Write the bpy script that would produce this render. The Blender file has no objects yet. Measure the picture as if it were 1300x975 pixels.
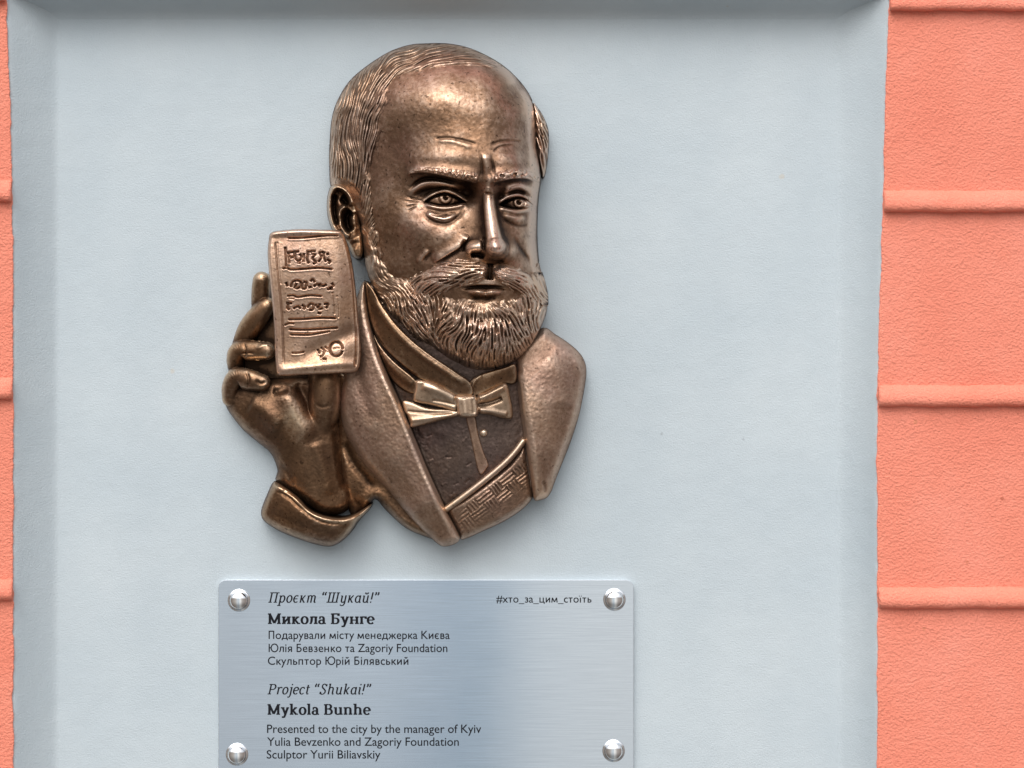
import bpy, math, random
import numpy as np

# ------------------------------------------------------------------ camera, sky, sun, exposure
U = 0.00055            # metres per drawing unit (one unit = one photograph pixel on the niche back)
D = 2000.0             # camera distance in drawing units
CX, CY, ZC = 650.0, 487.5, 1.60
scene = bpy.context.scene
COL = scene.collection
R = math.radians

cam_data = bpy.data.cameras.new("camera")
cam_data.sensor_width = 36.0
cam_data.lens = 36.0 * D / 1300.0
cam_data.clip_start = 0.01
cam_data.clip_end = 200.0
cam = bpy.data.objects.new("camera", cam_data)
cam.location = (0, -D * U, ZC)
cam.rotation_euler = (R(90), 0, 0)
COL.objects.link(cam)
scene.camera = cam

SUN_EL, SUN_AZ = 52.0, 194.0      # degrees; azimuth measured from +Y (into the wall) clockwise
world = bpy.data.worlds.new("World")
scene.world = world
world.use_nodes = True
wn, wl = world.node_tree.nodes, world.node_tree.links
wn.clear()


def wnode(t, **kw):
    n = wn.new(t)
    for k, v in kw.items():
        setattr(n, k, v)
    return n


w_out = wnode("ShaderNodeOutputWorld")
w_bg = wnode("ShaderNodeBackground")
w_bg.inputs["Strength"].default_value = 0.15
sky = wnode("ShaderNodeTexSky", sky_type='NISHITA', sun_disc=False)
sky.sun_elevation = R(SUN_EL)
sky.sun_rotation = R(SUN_AZ)
sky.air_density = 1.0
sky.dust_density = 3.0
hsv = wnode("ShaderNodeHueSaturation")          # cloud cover: the sky is pale, hardly blue
hsv.inputs["Saturation"].default_value = 0.22
wl.new(sky.outputs[0], hsv.inputs["Color"])
tc = wnode("ShaderNodeTexCoord")
sep = wnode("ShaderNodeSeparateXYZ")
wl.new(tc.outputs["Generated"], sep.inputs[0])
# street and facades opposite, below the sky
ramp_h = wnode("ShaderNodeMapRange", interpolation_type='SMOOTHSTEP')
ramp_h.inputs["From Min"].default_value = 0.16
ramp_h.inputs["From Max"].default_value = 0.40
wl.new(sep.outputs["Z"], ramp_h.inputs["Value"])
street = wnode("ShaderNodeValToRGB")
wl.new(sep.outputs["X"], street.inputs["Fac"])
map_x = wnode("ShaderNodeMapRange")
map_x.inputs["From Min"].default_value = -1.0
map_x.inputs["From Max"].default_value = 1.0
wl.new(sep.outputs["X"], map_x.inputs["Value"])
wl.new(map_x.outputs[0], street.inputs["Fac"])
cr_ = street.color_ramp
cr_.elements[0].position = 0.0
cr_.elements[0].color = (1.1, 0.95, 0.85, 1)
cr_.elements[1].position = 1.0
cr_.elements[1].color = (1.3, 1.1, 1.0, 1)
for p, c in ((0.28, (2.4, 2.2, 2.0)), (0.40, (3.1, 3.3, 3.45)), (0.462, (3.2, 3.5, 3.75)), (0.474, (2.3, 2.7, 3.1)),
             (0.497, (2.2, 2.7, 3.1)), (0.503, (4.2, 4.35, 4.4)), (0.58, (4.5, 4.5, 4.4)), (0.72, (2.2, 2.0, 1.9))):
    e = cr_.elements.new(p)
    e.color = (*c, 1)
ramp_g = wnode("ShaderNodeMapRange", interpolation_type='SMOOTHSTEP')   # pavement darker than the facades
ramp_g.inputs["From Min"].default_value = -0.75
ramp_g.inputs["From Max"].default_value = -0.1
ramp_g.inputs["To Min"].default_value = 0.42
ramp_g.inputs["To Max"].default_value = 1.0
wl.new(sep.outputs["Z"], ramp_g.inputs["Value"])
mulg = wnode("ShaderNodeMix", data_type='RGBA', blend_type='MULTIPLY')
mulg.inputs["Factor"].default_value = 1.0
wl.new(street.outputs["Color"], mulg.inputs["A"])
wl.new(ramp_g.outputs[0], mulg.inputs["B"])
mixw = wnode("ShaderNodeMix", data_type='RGBA')
wl.new(ramp_h.outputs[0], mixw.inputs["Factor"])
wl.new(mulg.outputs["Result"], mixw.inputs["A"])
zen = wnode("ShaderNodeMapRange")               # overcast: the zenith is brighter than the horizon
zen.inputs["To Min"].default_value = 0.72
zen.inputs["To Max"].default_value = 1.75
wl.new(sep.outputs["Z"], zen.inputs["Value"])
mulz = wnode("ShaderNodeMix", data_type='RGBA', blend_type='MULTIPLY')
mulz.inputs["Factor"].default_value = 1.0
wl.new(hsv.outputs[0], mulz.inputs["A"])
wl.new(zen.outputs[0], mulz.inputs["B"])
wl.new(mulz.outputs["Result"], mixw.inputs["B"])
wl.new(mixw.outputs["Result"], w_bg.inputs["Color"])
wl.new(w_bg.outputs[0], w_out.inputs["Surface"])

sun_data = bpy.data.lights.new("sun", 'SUN')
sun_data.energy = 0.75
sun_data.angle = R(75)
sun_data.color = (1.0, 0.96, 0.9)
sun = bpy.data.objects.new("sun", sun_data)
# light travels from the sun towards the wall: down and into +Y
az = R(SUN_AZ)
sdir = (math.sin(az) * math.cos(R(SUN_EL)), math.cos(az) * math.cos(R(SUN_EL)), math.sin(R(SUN_EL)))
from mathutils import Vector
sun.rotation_euler = Vector(sdir).to_track_quat('Z', 'Y').to_euler()
sun.location = (0, -3, 4)
COL.objects.link(sun)

scene.view_settings.view_transform = 'Standard'
scene.view_settings.look = 'None'
scene.view_settings.exposure = 0.40
scene.view_settings.gamma = 1.0
scene.render.engine = 'CYCLES'
scene.cycles.use_denoising = True

rng = np.random.default_rng(7)
random.seed(7)


# ------------------------------------------------------------------ helpers: points, objects, materials
def P3(x, y, h=0.0):
    """a drawing position at height h (units in front of the niche back) as a point in metres"""
    k = (D - h) / D * U
    return ((x - CX) * k, -h * U, ZC + (CY - y) * k)


def P3a(x, y, h):
    k = (D - h) / D * U
    return np.stack([(x - CX) * k, -h * U, ZC + (CY - y) * k], axis=-1)


def link(o, parent=None):
    COL.objects.link(o)
    if parent is not None:
        o.parent = parent
        o.matrix_parent_inverse = parent.matrix_world.inverted()
    return o


def empty(name, loc, label, cat, group=None):
    o = bpy.data.objects.new(name, None)
    o.location = loc
    o.empty_display_size = 0.05
    COL.objects.link(o)
    bpy.context.view_layer.update()
    o["label"] = label
    o["category"] = cat
    if group:
        o["group"] = group
    return o


def mesh_np(name, verts, faces, mat, parent=None, smooth=True, attr=None):
    """faces: (n,4) int array, or a python list of index tuples"""
    me = bpy.data.meshes.new(name)
    if isinstance(faces, np.ndarray):
        n = len(faces)
        me.vertices.add(len(verts))
        me.vertices.foreach_set("co", np.asarray(verts, dtype=np.float32).ravel())
        me.loops.add(n * 4)
        me.loops.foreach_set("vertex_index", faces.astype(np.int32).ravel())
        me.polygons.add(n)
        me.polygons.foreach_set("loop_start", np.arange(0, n * 4, 4, dtype=np.int32))
        me.polygons.foreach_set("use_smooth", np.full(n, smooth, dtype=bool))
    else:
        me.from_pydata([tuple(v) for v in verts], [], faces)
        me.polygons.foreach_set("use_smooth", np.full(len(me.polygons), smooth, dtype=bool))
    if attr is not None:
        a = me.attributes.new("patina_shade", 'FLOAT', 'POINT')
        a.data.foreach_set("value", np.asarray(attr, dtype=np.float32))
    me.update()
    me.validate()
    if mat:
        me.materials.append(mat)
    return link(bpy.data.objects.new(name, me), parent)


def material(name):
    m = bpy.data.materials.new(name)
    m.use_nodes = True
    nt = m.node_tree
    b = nt.nodes["Principled BSDF"]
    return m, nt, b


def N(nt, t, ins=None, **kw):
    n = nt.nodes.new(t)
    for k, v in kw.items():
        setattr(n, k, v)
    for k, v in (ins or {}).items():
        if hasattr(v, "is_output"):
            nt.links.new(v, n.inputs[k])
        else:
            n.inputs[k].default_value = v
    return n


def ramp(nt, fac, stops):
    n = nt.nodes.new("ShaderNodeValToRGB")
    nt.links.new(fac, n.inputs["Fac"])
    e = n.color_ramp.elements
    while len(e) < len(stops):
        e.new(0.5)
    for el, (p, c) in zip(e, stops):
        el.position = p
        el.color = (*c, 1) if len(c) == 3 else c
    return n


def objcoord(nt):
    return nt.nodes.new("ShaderNodeNewGeometry").outputs["Position"]


def noise(nt, vec, scale, detail=3.0, rough=0.55):
    return N(nt, "ShaderNodeTexNoise", {"Vector": vec, "Scale": scale, "Detail": detail, "Roughness": rough})


# ------------------------------------------------------------------ materials
def make_grey_paint():
    m, nt, b = material("grey_paint")
    p = objcoord(nt)
    n1 = noise(nt, p, 9.0, 4)
    c = ramp(nt, n1.outputs["Fac"], ((0.3, (0.452, 0.512, 0.545)), (0.7, (0.502, 0.556, 0.582))))
    sp = noise(nt, p, 55.0, 2)                       # a few tiny ochre specks of dirt
    f = ramp(nt, sp.outputs["Fac"], ((0.775, (0, 0, 0)), (0.80, (1, 1, 1))))
    mx = N(nt, "ShaderNodeMix", {"Factor": f.outputs["Color"], "A": c.outputs["Color"], "B": (0.42, 0.38, 0.30, 1)}, data_type='RGBA')
    vd = N(nt, "ShaderNodeTexVoronoi", {"Vector": p, "Scale": 15.0, "Randomness": 1.0})
    dn = noise(nt, p, 300.0, 2)
    dd = N(nt, "ShaderNodeMath", {0: dn.outputs["Fac"], 1: 0.035}, operation='MULTIPLY_ADD')
    nt.links.new(vd.outputs["Distance"], dd.inputs[2])
    df = ramp(nt, dd.outputs[0], ((0.038, (0.75, 0.75, 0.75)), (0.052, (0, 0, 0))))
    dc = ramp(nt, vd.outputs["Color"], ((0.3, (0.20, 0.21, 0.22)), (0.6, (0.45, 0.36, 0.22)), (0.8, (0.52, 0.50, 0.45))))
    mx2 = N(nt, "ShaderNodeMix", {"Factor": df.outputs["Color"], "A": mx.outputs["Result"], "B": dc.outputs["Color"]}, data_type='RGBA')
    # a broad, faint unevenness of the roller coats
    rn = N(nt, "ShaderNodeTexNoise", {"Vector": N(nt, "ShaderNodeMapping", {"Vector": p, "Scale": (1.0, 1.0, 0.3)}).outputs[0], "Scale": 26.0, "Detail": 4.0})
    rc = ramp(nt, rn.outputs["Fac"], ((0.3, (0.955, 0.96, 0.965)), (0.7, (1, 1, 1))))
    mx3 = N(nt, "ShaderNodeMix", {"Factor": 1.0, "A": mx2.outputs["Result"], "B": rc.outputs["Color"]}, data_type='RGBA', blend_type='MULTIPLY')
    nt.links.new(mx3.outputs["Result"], b.inputs["Base Color"])
    b.inputs["Roughness"].default_value = 0.75
    n2 = noise(nt, p, 900.0, 3, 0.6)
    n3 = noise(nt, p, 60.0, 3, 0.5)
    bp = N(nt, "ShaderNodeBump", {"Height": n2.outputs["Fac"], "Strength": 0.5, "Distance": 0.0007})
    bp2 = N(nt, "ShaderNodeBump", {"Height": n3.outputs["Fac"], "Strength": 0.25, "Distance": 0.002, "Normal": bp.outputs[0]})
    nt.links.new(bp2.outputs[0], b.inputs["Normal"])
    return m


def make_coral():
    m, nt, b = material("coral_plaster")
    p = objcoord(nt)
    n1 = noise(nt, p, 14.0, 5, 0.6)
    c = ramp(nt, n1.outputs["Fac"], ((0.25, (0.76, 0.215, 0.137)), (0.5, (0.80, 0.245, 0.160)), (0.78, (0.84, 0.280, 0.195))))
    vd = N(nt, "ShaderNodeTexVoronoi", {"Vector": p, "Scale": 24.0, "Randomness": 1.0})
    dn = noise(nt, p, 260.0, 2)
    dd = N(nt, "ShaderNodeMath", {0: dn.outputs["Fac"], 1: 0.06}, operation='MULTIPLY_ADD')
    nt.links.new(vd.outputs["Distance"], dd.inputs[2])
    df = ramp(nt, dd.outputs[0], ((0.055, (0.7, 0.7, 0.7)), (0.075, (0, 0, 0))))
    dc = ramp(nt, vd.outputs["Color"], ((0.35, (0.42, 0.10, 0.05)), (0.6, (0.88, 0.36, 0.20)), (0.8, (0.70, 0.55, 0.50))))
    mx = N(nt, "ShaderNodeMix", {"Factor": df.outputs["Color"], "A": c.outputs["Color"], "B": dc.outputs["Color"]}, data_type='RGBA')
    nt.links.new(mx.outputs["Result"], b.inputs["Base Color"])
    b.inputs["Roughness"].default_value = 0.8
    mp = N(nt, "ShaderNodeMapping", {"Vector": p, "Scale": (0.92, 1.0, 1.08)})
    n2 = noise(nt, mp.outputs[0], 600.0, 3, 0.6)
    n3 = noise(nt, mp.outputs[0], 120.0, 2, 0.5)
    bp = N(nt, "ShaderNodeBump", {"Height": n2.outputs["Fac"], "Strength": 0.72, "Distance": 0.0021})
    bp2 = N(nt, "ShaderNodeBump", {"Height": n3.outputs["Fac"], "Strength": 0.18, "Distance": 0.003, "Normal": bp.outputs[0]})
    nt.links.new(bp2.outputs[0], b.inputs["Normal"])
    return m


def make_bronze(name, dark, mid, bright, r0=0.28, r1=0.46, fine=1.0, shift=0.0):
    m, nt, b = material(name)
    mid = (mid[0] * 1.04, mid[1] * 0.99, mid[2] * 0.94)
    bright = (bright[0] * 1.02, bright[1] * 0.99, bright[2] * 0.97)
    p = objcoord(nt)
    at = N(nt, "ShaderNodeAttribute", attribute_name="patina_shade")  # height-driven patina with shade painted in: recesses dark, ridges light
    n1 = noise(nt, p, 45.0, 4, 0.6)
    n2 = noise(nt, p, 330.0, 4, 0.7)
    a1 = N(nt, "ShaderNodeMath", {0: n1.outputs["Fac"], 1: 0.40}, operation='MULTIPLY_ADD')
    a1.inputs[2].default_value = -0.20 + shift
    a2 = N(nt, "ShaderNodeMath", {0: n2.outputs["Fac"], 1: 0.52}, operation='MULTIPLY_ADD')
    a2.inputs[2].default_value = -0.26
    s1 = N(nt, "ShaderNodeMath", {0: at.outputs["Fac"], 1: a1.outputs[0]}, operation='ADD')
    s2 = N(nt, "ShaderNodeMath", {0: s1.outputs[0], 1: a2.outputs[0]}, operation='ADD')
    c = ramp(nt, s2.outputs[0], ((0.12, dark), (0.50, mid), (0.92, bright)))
    # faint violet and gold drifts of the patina
    n4 = noise(nt, p, 28.0, 2, 0.5)
    tint = ramp(nt, n4.outputs["Fac"], ((0.32, (1.06, 0.96, 0.82)), (0.5, (1, 1, 1)), (0.68, (0.98, 0.92, 1.02))))
    mt = N(nt, "ShaderNodeMix", {"Factor": 0.5, "A": c.outputs["Color"], "B": tint.outputs["Color"]}, data_type='RGBA', blend_type='MULTIPLY')
    # casting pits
    v = N(nt, "ShaderNodeTexNoise", {"Vector": p, "Scale": 420.0, "Detail": 1.0})
    pit = ramp(nt, v.outputs["Fac"], ((0.27, (0.22, 0.19, 0.17)), (0.33, (1, 1, 1))))
    mp = N(nt, "ShaderNodeMix", {"Factor": 0.8 * fine, "A": mt.outputs["Result"], "B": pit.outputs["Color"]}, data_type='RGBA', blend_type='MULTIPLY')
    nt.links.new(mp.outputs["Result"], b.inputs["Base Color"])
    b.inputs["Metallic"].default_value = 0.93
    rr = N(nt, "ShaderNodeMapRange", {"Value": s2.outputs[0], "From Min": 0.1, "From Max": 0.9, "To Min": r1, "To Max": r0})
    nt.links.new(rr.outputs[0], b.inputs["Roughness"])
    n5 = noise(nt, p, 240.0, 3, 0.6)
    n6 = noise(nt, p, 900.0, 2, 0.6)
    b1 = N(nt, "ShaderNodeBump", {"Height": n5.outputs["Fac"], "Strength": 0.08 * fine, "Distance": 0.0008})
    b2 = N(nt, "ShaderNodeBump", {"Height": n6.outputs["Fac"], "Strength": 0.25 * fine, "Distance": 0.0005, "Normal": b1.outputs[0]})
    nt.links.new(b2.outputs[0], b.inputs["Normal"])
    return m


def make_steel(name, base, rough, aniso):
    m, nt, b = material(name)
    p = objcoord(nt)
    b.inputs["Metallic"].default_value = 1.0
    b.inputs["Base Color"].default_value = (*base, 1)
    b.inputs["Roughness"].default_value = rough
    if aniso:
        mp = N(nt, "ShaderNodeMapping", {"Vector": p, "Scale": (25.0, 1.0, 1500.0)})
        n1 = noise(nt, mp.outputs[0], 1.0, 3, 0.6)
        c = ramp(nt, n1.outputs["Fac"], ((0.3, tuple(v * 0.93 for v in base)), (0.7, tuple(min(1, v * 1.06) for v in base))))
        nt.links.new(c.outputs["Color"], b.inputs["Base Color"])
        bp = N(nt, "ShaderNodeBump", {"Height": n1.outputs["Fac"], "Strength": 0.05, "Distance": 0.0002})
        nt.links.new(bp.outputs[0], b.inputs["Normal"])
        sm = noise(nt, p, 24.0, 4, 0.6)
        sr = N(nt, "ShaderNodeMapRange", {"Value": sm.outputs["Fac"], "From Min": 0.35, "From Max": 0.7, "To Min": rough * 0.95, "To Max": rough * 1.2})
        nt.links.new(sr.outputs[0], b.inputs["Roughness"])
        tg = N(nt, "ShaderNodeTangent", direction_type='UV_MAP', uv_map="UVMap")
        nt.links.new(tg.outputs[0], b.inputs["Tangent"])
        b.inputs["Anisotropic"].default_value = 0.85
        b.inputs["Anisotropic Rotation"].default_value = 0.25
    return m


M_GREY = make_grey_paint()
M_CORAL = make_coral()
M_SKIN = make_bronze("bronze_skin", (0.034, 0.019, 0.012), (0.205, 0.127, 0.083), (0.64, 0.48, 0.37), 0.32, 0.50)
M_HAIR = make_bronze("bronze_hair", (0.034, 0.020, 0.014), (0.205, 0.130, 0.088), (0.64, 0.49, 0.38), 0.34, 0.54, 0.6)
M_CLOTH = make_bronze("bronze_cloth", (0.045, 0.028, 0.020), (0.275, 0.183, 0.132), (0.60, 0.455, 0.355), 0.42, 0.56, 0.7)
M_SHIRT = make_bronze("bronze_shirt", (0.038, 0.028, 0.025), (0.120, 0.088, 0.076), (0.36, 0.275, 0.225), 0.40, 0.54, 0.7)
M_GOLD = make_bronze("bronze_polished", (0.08, 0.053, 0.038), (0.48, 0.365, 0.270), (0.76, 0.62, 0.49), 0.34, 0.48, 0.6)
M_NOTE = make_bronze("bronze_note", (0.045, 0.024, 0.017), (0.40, 0.262, 0.182), (0.74, 0.55, 0.425), 0.34, 0.50)
M_HAND = make_bronze("bronze_hand", (0.030, 0.017, 0.010), (0.165, 0.098, 0.058), (0.54, 0.40, 0.275), 0.30, 0.50, 0.8)
M_PLATE = make_steel("brushed_steel", (0.655, 0.695, 0.74), 0.15, True)
M_SCREW = make_steel("polished_steel", (0.90, 0.90, 0.90), 0.06, False)
M_INK, _nt, _b = material("black_engraving_paint")
_b.inputs["Base Color"].default_value = (0.012, 0.013, 0.016, 1)
_b.inputs["Roughness"].default_value = 0.9
_b.inputs["Specular IOR Level"].default_value = 0.1


# ------------------------------------------------------------------ the wall
HF = 46.0                                         # coral face stands this far in front of the niche back
YT, YB = -420.0, 1420.0                            # how far the wall is built above and below the picture
XL, XR = -520.0, 1820.0
Y_TOP = 16.0                                       # the niche's top edge on the back


def left_edge(y):
    y = np.asarray(y, dtype=float)
    t = np.clip(y / 430.0, -1, 1)
    return 8.0 + 9.0 * t ** 1.0 * (2 - t) * 1.0 * (t > 0) + 9 * t * (t <= 0)


def right_edge(y):
    y = np.asarray(y, dtype=float)
    t = np.clip(y / 500.0, -1, 1)
    return 1128.0 - 14.5 * t


_wr = np.random.default_rng(41)
_wob = [gn / gn.std() for gn in (np.convolve(_wr.normal(0, 1, 2400), np.exp(-0.5 * (np.arange(-30, 31) / q) ** 2), 'same') for q in (9.0, 2.2))]


def paint_wobble(y, sh=0):
    """the ragged line where the coral coat stops"""
    i = np.asarray(y, dtype=float) + 500 + sh
    return 0.38 * np.interp(i, np.arange(2400), _wob[0]) + 0.34 * np.interp(i, np.arange(2400), _wob[1])


def grid_faces(nr, nc, off=0):
    idx = np.arange(nr * nc).reshape(nr, nc) + off
    return np.stack([idx[:-1, :-1], idx[1:, :-1], idx[1:, 1:], idx[:-1, 1:]], axis=-1).reshape(-1, 4)


def build_niche():
    t = empty("niche", P3(565, 1420, 0), "smooth grey-blue painted recess framed by coral plaster, behind the bronze relief", "wall niche")
    # back, cove corners and the two splayed sides in one sheet
    prof = [(-0.06, 1.0), (0.0, 0.995), (0.04, 0.965), (0.10, 0.90), (0.2, 0.78), (0.4, 0.55), (0.6, 0.345), (0.74, 0.205), (0.84, 0.11), (0.91, 0.05), (0.96, 0.02), (1.0, 0.005), (1.05, 0.0)]
    ys = np.concatenate([np.linspace(-26, 1000, 510), np.linspace(1010, YB, 20)])
    nc = len(prof) * 2 + 24
    X = np.zeros((len(ys), nc))
    H = np.zeros_like(X)
    le, re = left_edge(ys), right_edge(ys)
    lb, rb = 74.0 + 0 * ys, 1072.0 + 0 * ys
    for i, (f, h) in enumerate(prof):
        X[:, i] = le + (lb - le) * f
        H[:, i] = h * (HF - 3)
        X[:, nc - 1 - i] = re + (rb - re) * (f if f < 0.3 else f + 0.4 * (f - 0.3) ** 2)
        H[:, nc - 1 - i] = h * (HF - 3)
    for k in range(24):
        X[:, len(prof) + k] = lb + (rb - lb) * (k + 1) / 25.0
    Y = np.repeat(ys[:, None], nc, 1)
    # sides stand square to the picture: what is authored here is the outline where it is seen
    V = P3a(X, Y, H).reshape(-1, 3)
    mesh_np("niche_back", V, grid_faces(len(ys), nc), M_GREY, t)
    # the soffit, with a small cove where it meets the back
    xs = np.linspace(0, 1, 90)
    rows = [(-0.6, 9), (0.5, 6.5), (2.0, 4.2), (4.5, 2.4), (8.0, 1.0), (13.0, 0.3), (20, 0), (30, 0), (HF - 4, -0.5), (HF - 2, -1), (HF - 0.5, -4), (HF, -40)]
    V = []
    for h, dy in rows:
        # a level shelf: same height in the world for each depth
        zz = ZC + (CY - Y_TOP) * U
        for u in xs:
            x = (-40 + u * 1230 - CX) * U
            V.append((x, -(h + 0.4) * U, zz + (16.0 * h / HF - dy) * U))
    mesh_np("soffit", np.array(V), grid_faces(len(rows), 90)[:, ::-1], M_GREY, t)
    return t


def coral_field(name, edge, x_far, parent, left):
    ys = np.linspace(YT, YB, 920)
    e = edge(ys) + paint_wobble(ys, 0 if left else 300)
    if left:
        cols = [(0.0, -6.0), (0.0, -1.0), (1.2, 0.0), (6, 0.4), (40, 0.4), (200, 0), (x_far, 0)]
        X = np.stack([e - c for c, _ in cols], 1)[:, ::-1]
        Hh = np.array([h for _, h in cols])[::-1]
    else:
        cols = [(0.0, -6.0), (0.0, -1.0), (1.2, 0.0), (6, 0.4), (40, 0.4), (200, 0), (x_far, 0)]
        X = np.stack([e + c for c, _ in cols], 1)
        Hh = np.array([h for _, h in cols])
    H = HF + np.repeat(Hh[None, :], len(ys), 0)
    Y = np.repeat(ys[:, None], len(cols), 1)
    return mesh_np(name, P3a(X, Y, H).reshape(-1, 3), grid_faces(len(ys), len(cols)), M_CORAL, parent, smooth=False)


RIB = [(0, 0), (0.8, 1.6), (2.6, 4.2), (5.5, 7.0), (9, 9.4), (13, 11.2), (17, 12.2), (20.5, 12.4), (23.6, 11.6), (25.8, 9.8), (27.2, 7.2), (27.7, 4.6), (27.2, 2), (26.4, 0), (26.2, -2)]


def coral_rib(y0, edge, x_far, parent, left, seed):
    r = np.random.default_rng(seed)
    n = 130
    s = np.concatenate([[0.0, 0.5, 1.5, 3.0, 5.0], np.linspace(8, x_far, n)])
    ph = r.uniform(0, 6, 6)
    rows = []
    for k, (dy, h) in enumerate(RIB):
        wob = 0.35 * np.sin(s / 9.0 + ph[0] + k * 0.4) + 0.35 * np.sin(s / 23.0 + ph[1]) + 0.25 * np.sin(s / 4.1 + ph[2] + k)
        cap = np.sqrt(np.clip(1 - (1 - np.clip((s + 0.3) / 5.0, 0, 1)) ** 2, 0, 1))
        hh = h * (0.45 + 0.55 * cap) + (0.4 * wob if h > 1 else 0)
        yy = y0 + 14 + (dy - 14) * (0.9 + 0.1 * cap) + wob
        e = edge(yy)
        x = (e - 1.0 - s) if left else (e + 2.0 + s)
        rows.append(P3a(x, yy, HF + hh - 0.5))
    V = np.stack(rows)
    f = grid_faces(len(RIB), len(s))
    if left:
        f = f[:, ::-1]
    return mesh_np("rib", V.reshape(-1, 3), f, M_CORAL, parent)


def build_coral():
    t = empty("plaster_wall", P3(565, 1420, HF), "rough coral orange plaster wall with raised horizontal ribs either side of the recess", "wall")
    coral_field("plaster_field", left_edge, 560.0, t, True)
    coral_field("plaster_field", right_edge, 700.0, t, False)
    # the field above the recess
    zz = ZC + (CY - Y_TOP) * U
    kx = (D - HF) / D * U
    V = []
    for z in (zz + 17 * U, zz + 22 * U, zz + 400 * U):
        for u in np.linspace(0, 1, 40):
            V.append(((4 + u * 1128 - CX) * kx, -(HF + 0.2) * U, z))
    mesh_np("plaster_field", np.array(V), grid_faces(3, 40)[:, ::-1], M_CORAL, t, smooth=False)
    for i, y in enumerate((-268, -14, 241.5, 488.5, 745.0, 1000, 1254)):
        coral_rib(y, right_edge, 690.0, t, False, 30 + i)
    for i, y in enumerate((-280, -26, 228.5, 479.0, 735.0, 990, 1244)):
        coral_rib(y, left_edge, 540.0, t, True, 60 + i)
    return t


build_niche()
build_coral()


# ------------------------------------------------------------------ sculpting toolkit: height fields over drawing units
def cr(pts, closed=False, n=8):
    p = np.asarray(pts, dtype=float)
    m = len(p)
    if m < 3 and not closed:
        t = np.linspace(0, 1, n + 1)[:, None]
        return p[0] * (1 - t) + p[-1] * t
    out = []
    t = np.linspace(0, 1, n, endpoint=False)[:, None]
    rngi = range(m if closed else m - 1)
    for i in rngi:
        if closed:
            a, b, c, d = p[(i - 1) % m], p[i], p[(i + 1) % m], p[(i + 2) % m]
        else:
            a, b, c = p[max(i - 1, 0)], p[i], p[i + 1]
            d = p[min(i + 2, m - 1)]
        out.append(0.5 * (2 * b + (c - a) * t + (2 * a - 5 * b + 4 * c - d) * t ** 2 + (-a + 3 * b - 3 * c + d) * t ** 3))
    o = np.concatenate(out)
    if not closed:
        o = np.concatenate([o, p[-1:]])
    return o


def smooth01(x):
    x = np.clip(x, 0, 1)
    return x * x * (3 - 2 * x)


def gblur(A, sig):
    r = max(1, int(sig * 3))
    k = np.exp(-0.5 * (np.arange(-r, r + 1) / sig) ** 2)
    k /= k.sum()
    B = np.pad(A, ((r, r), (0, 0)), mode='edge')
    A = sum(k[i] * B[i:i + A.shape[0]] for i in range(2 * r + 1))
    B = np.pad(A, ((0, 0), (r, r)), mode='edge')
    return sum(k[i] * B[:, i:i + A.shape[1]] for i in range(2 * r + 1))


def tps(ctrl, X, Y):
    c = np.asarray(ctrl, dtype=float)
    n = len(c)
    s = 100.0
    x, y, z = c[:, 0] / s, c[:, 1] / s, c[:, 2]

    def phi(d2):
        return 0.5 * d2 * np.log(d2 + 1e-9)
    A = np.zeros((n + 3, n + 3))
    A[:n, :n] = phi((x[:, None] - x) ** 2 + (y[:, None] - y) ** 2) + np.eye(n) * 0.004
    A[:n, n] = 1
    A[:n, n + 1] = x
    A[:n, n + 2] = y
    A[n:, :n] = A[:n, n:].T
    w = np.linalg.solve(A, np.concatenate([z, np.zeros(3)]))
    Xs, Ys = X / s, Y / s
    out = w[n] + w[n + 1] * Xs + w[n + 2] * Ys
    for i in range(n):
        out += w[i] * phi((Xs - x[i]) ** 2 + (Ys - y[i]) ** 2)
    return out


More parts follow.
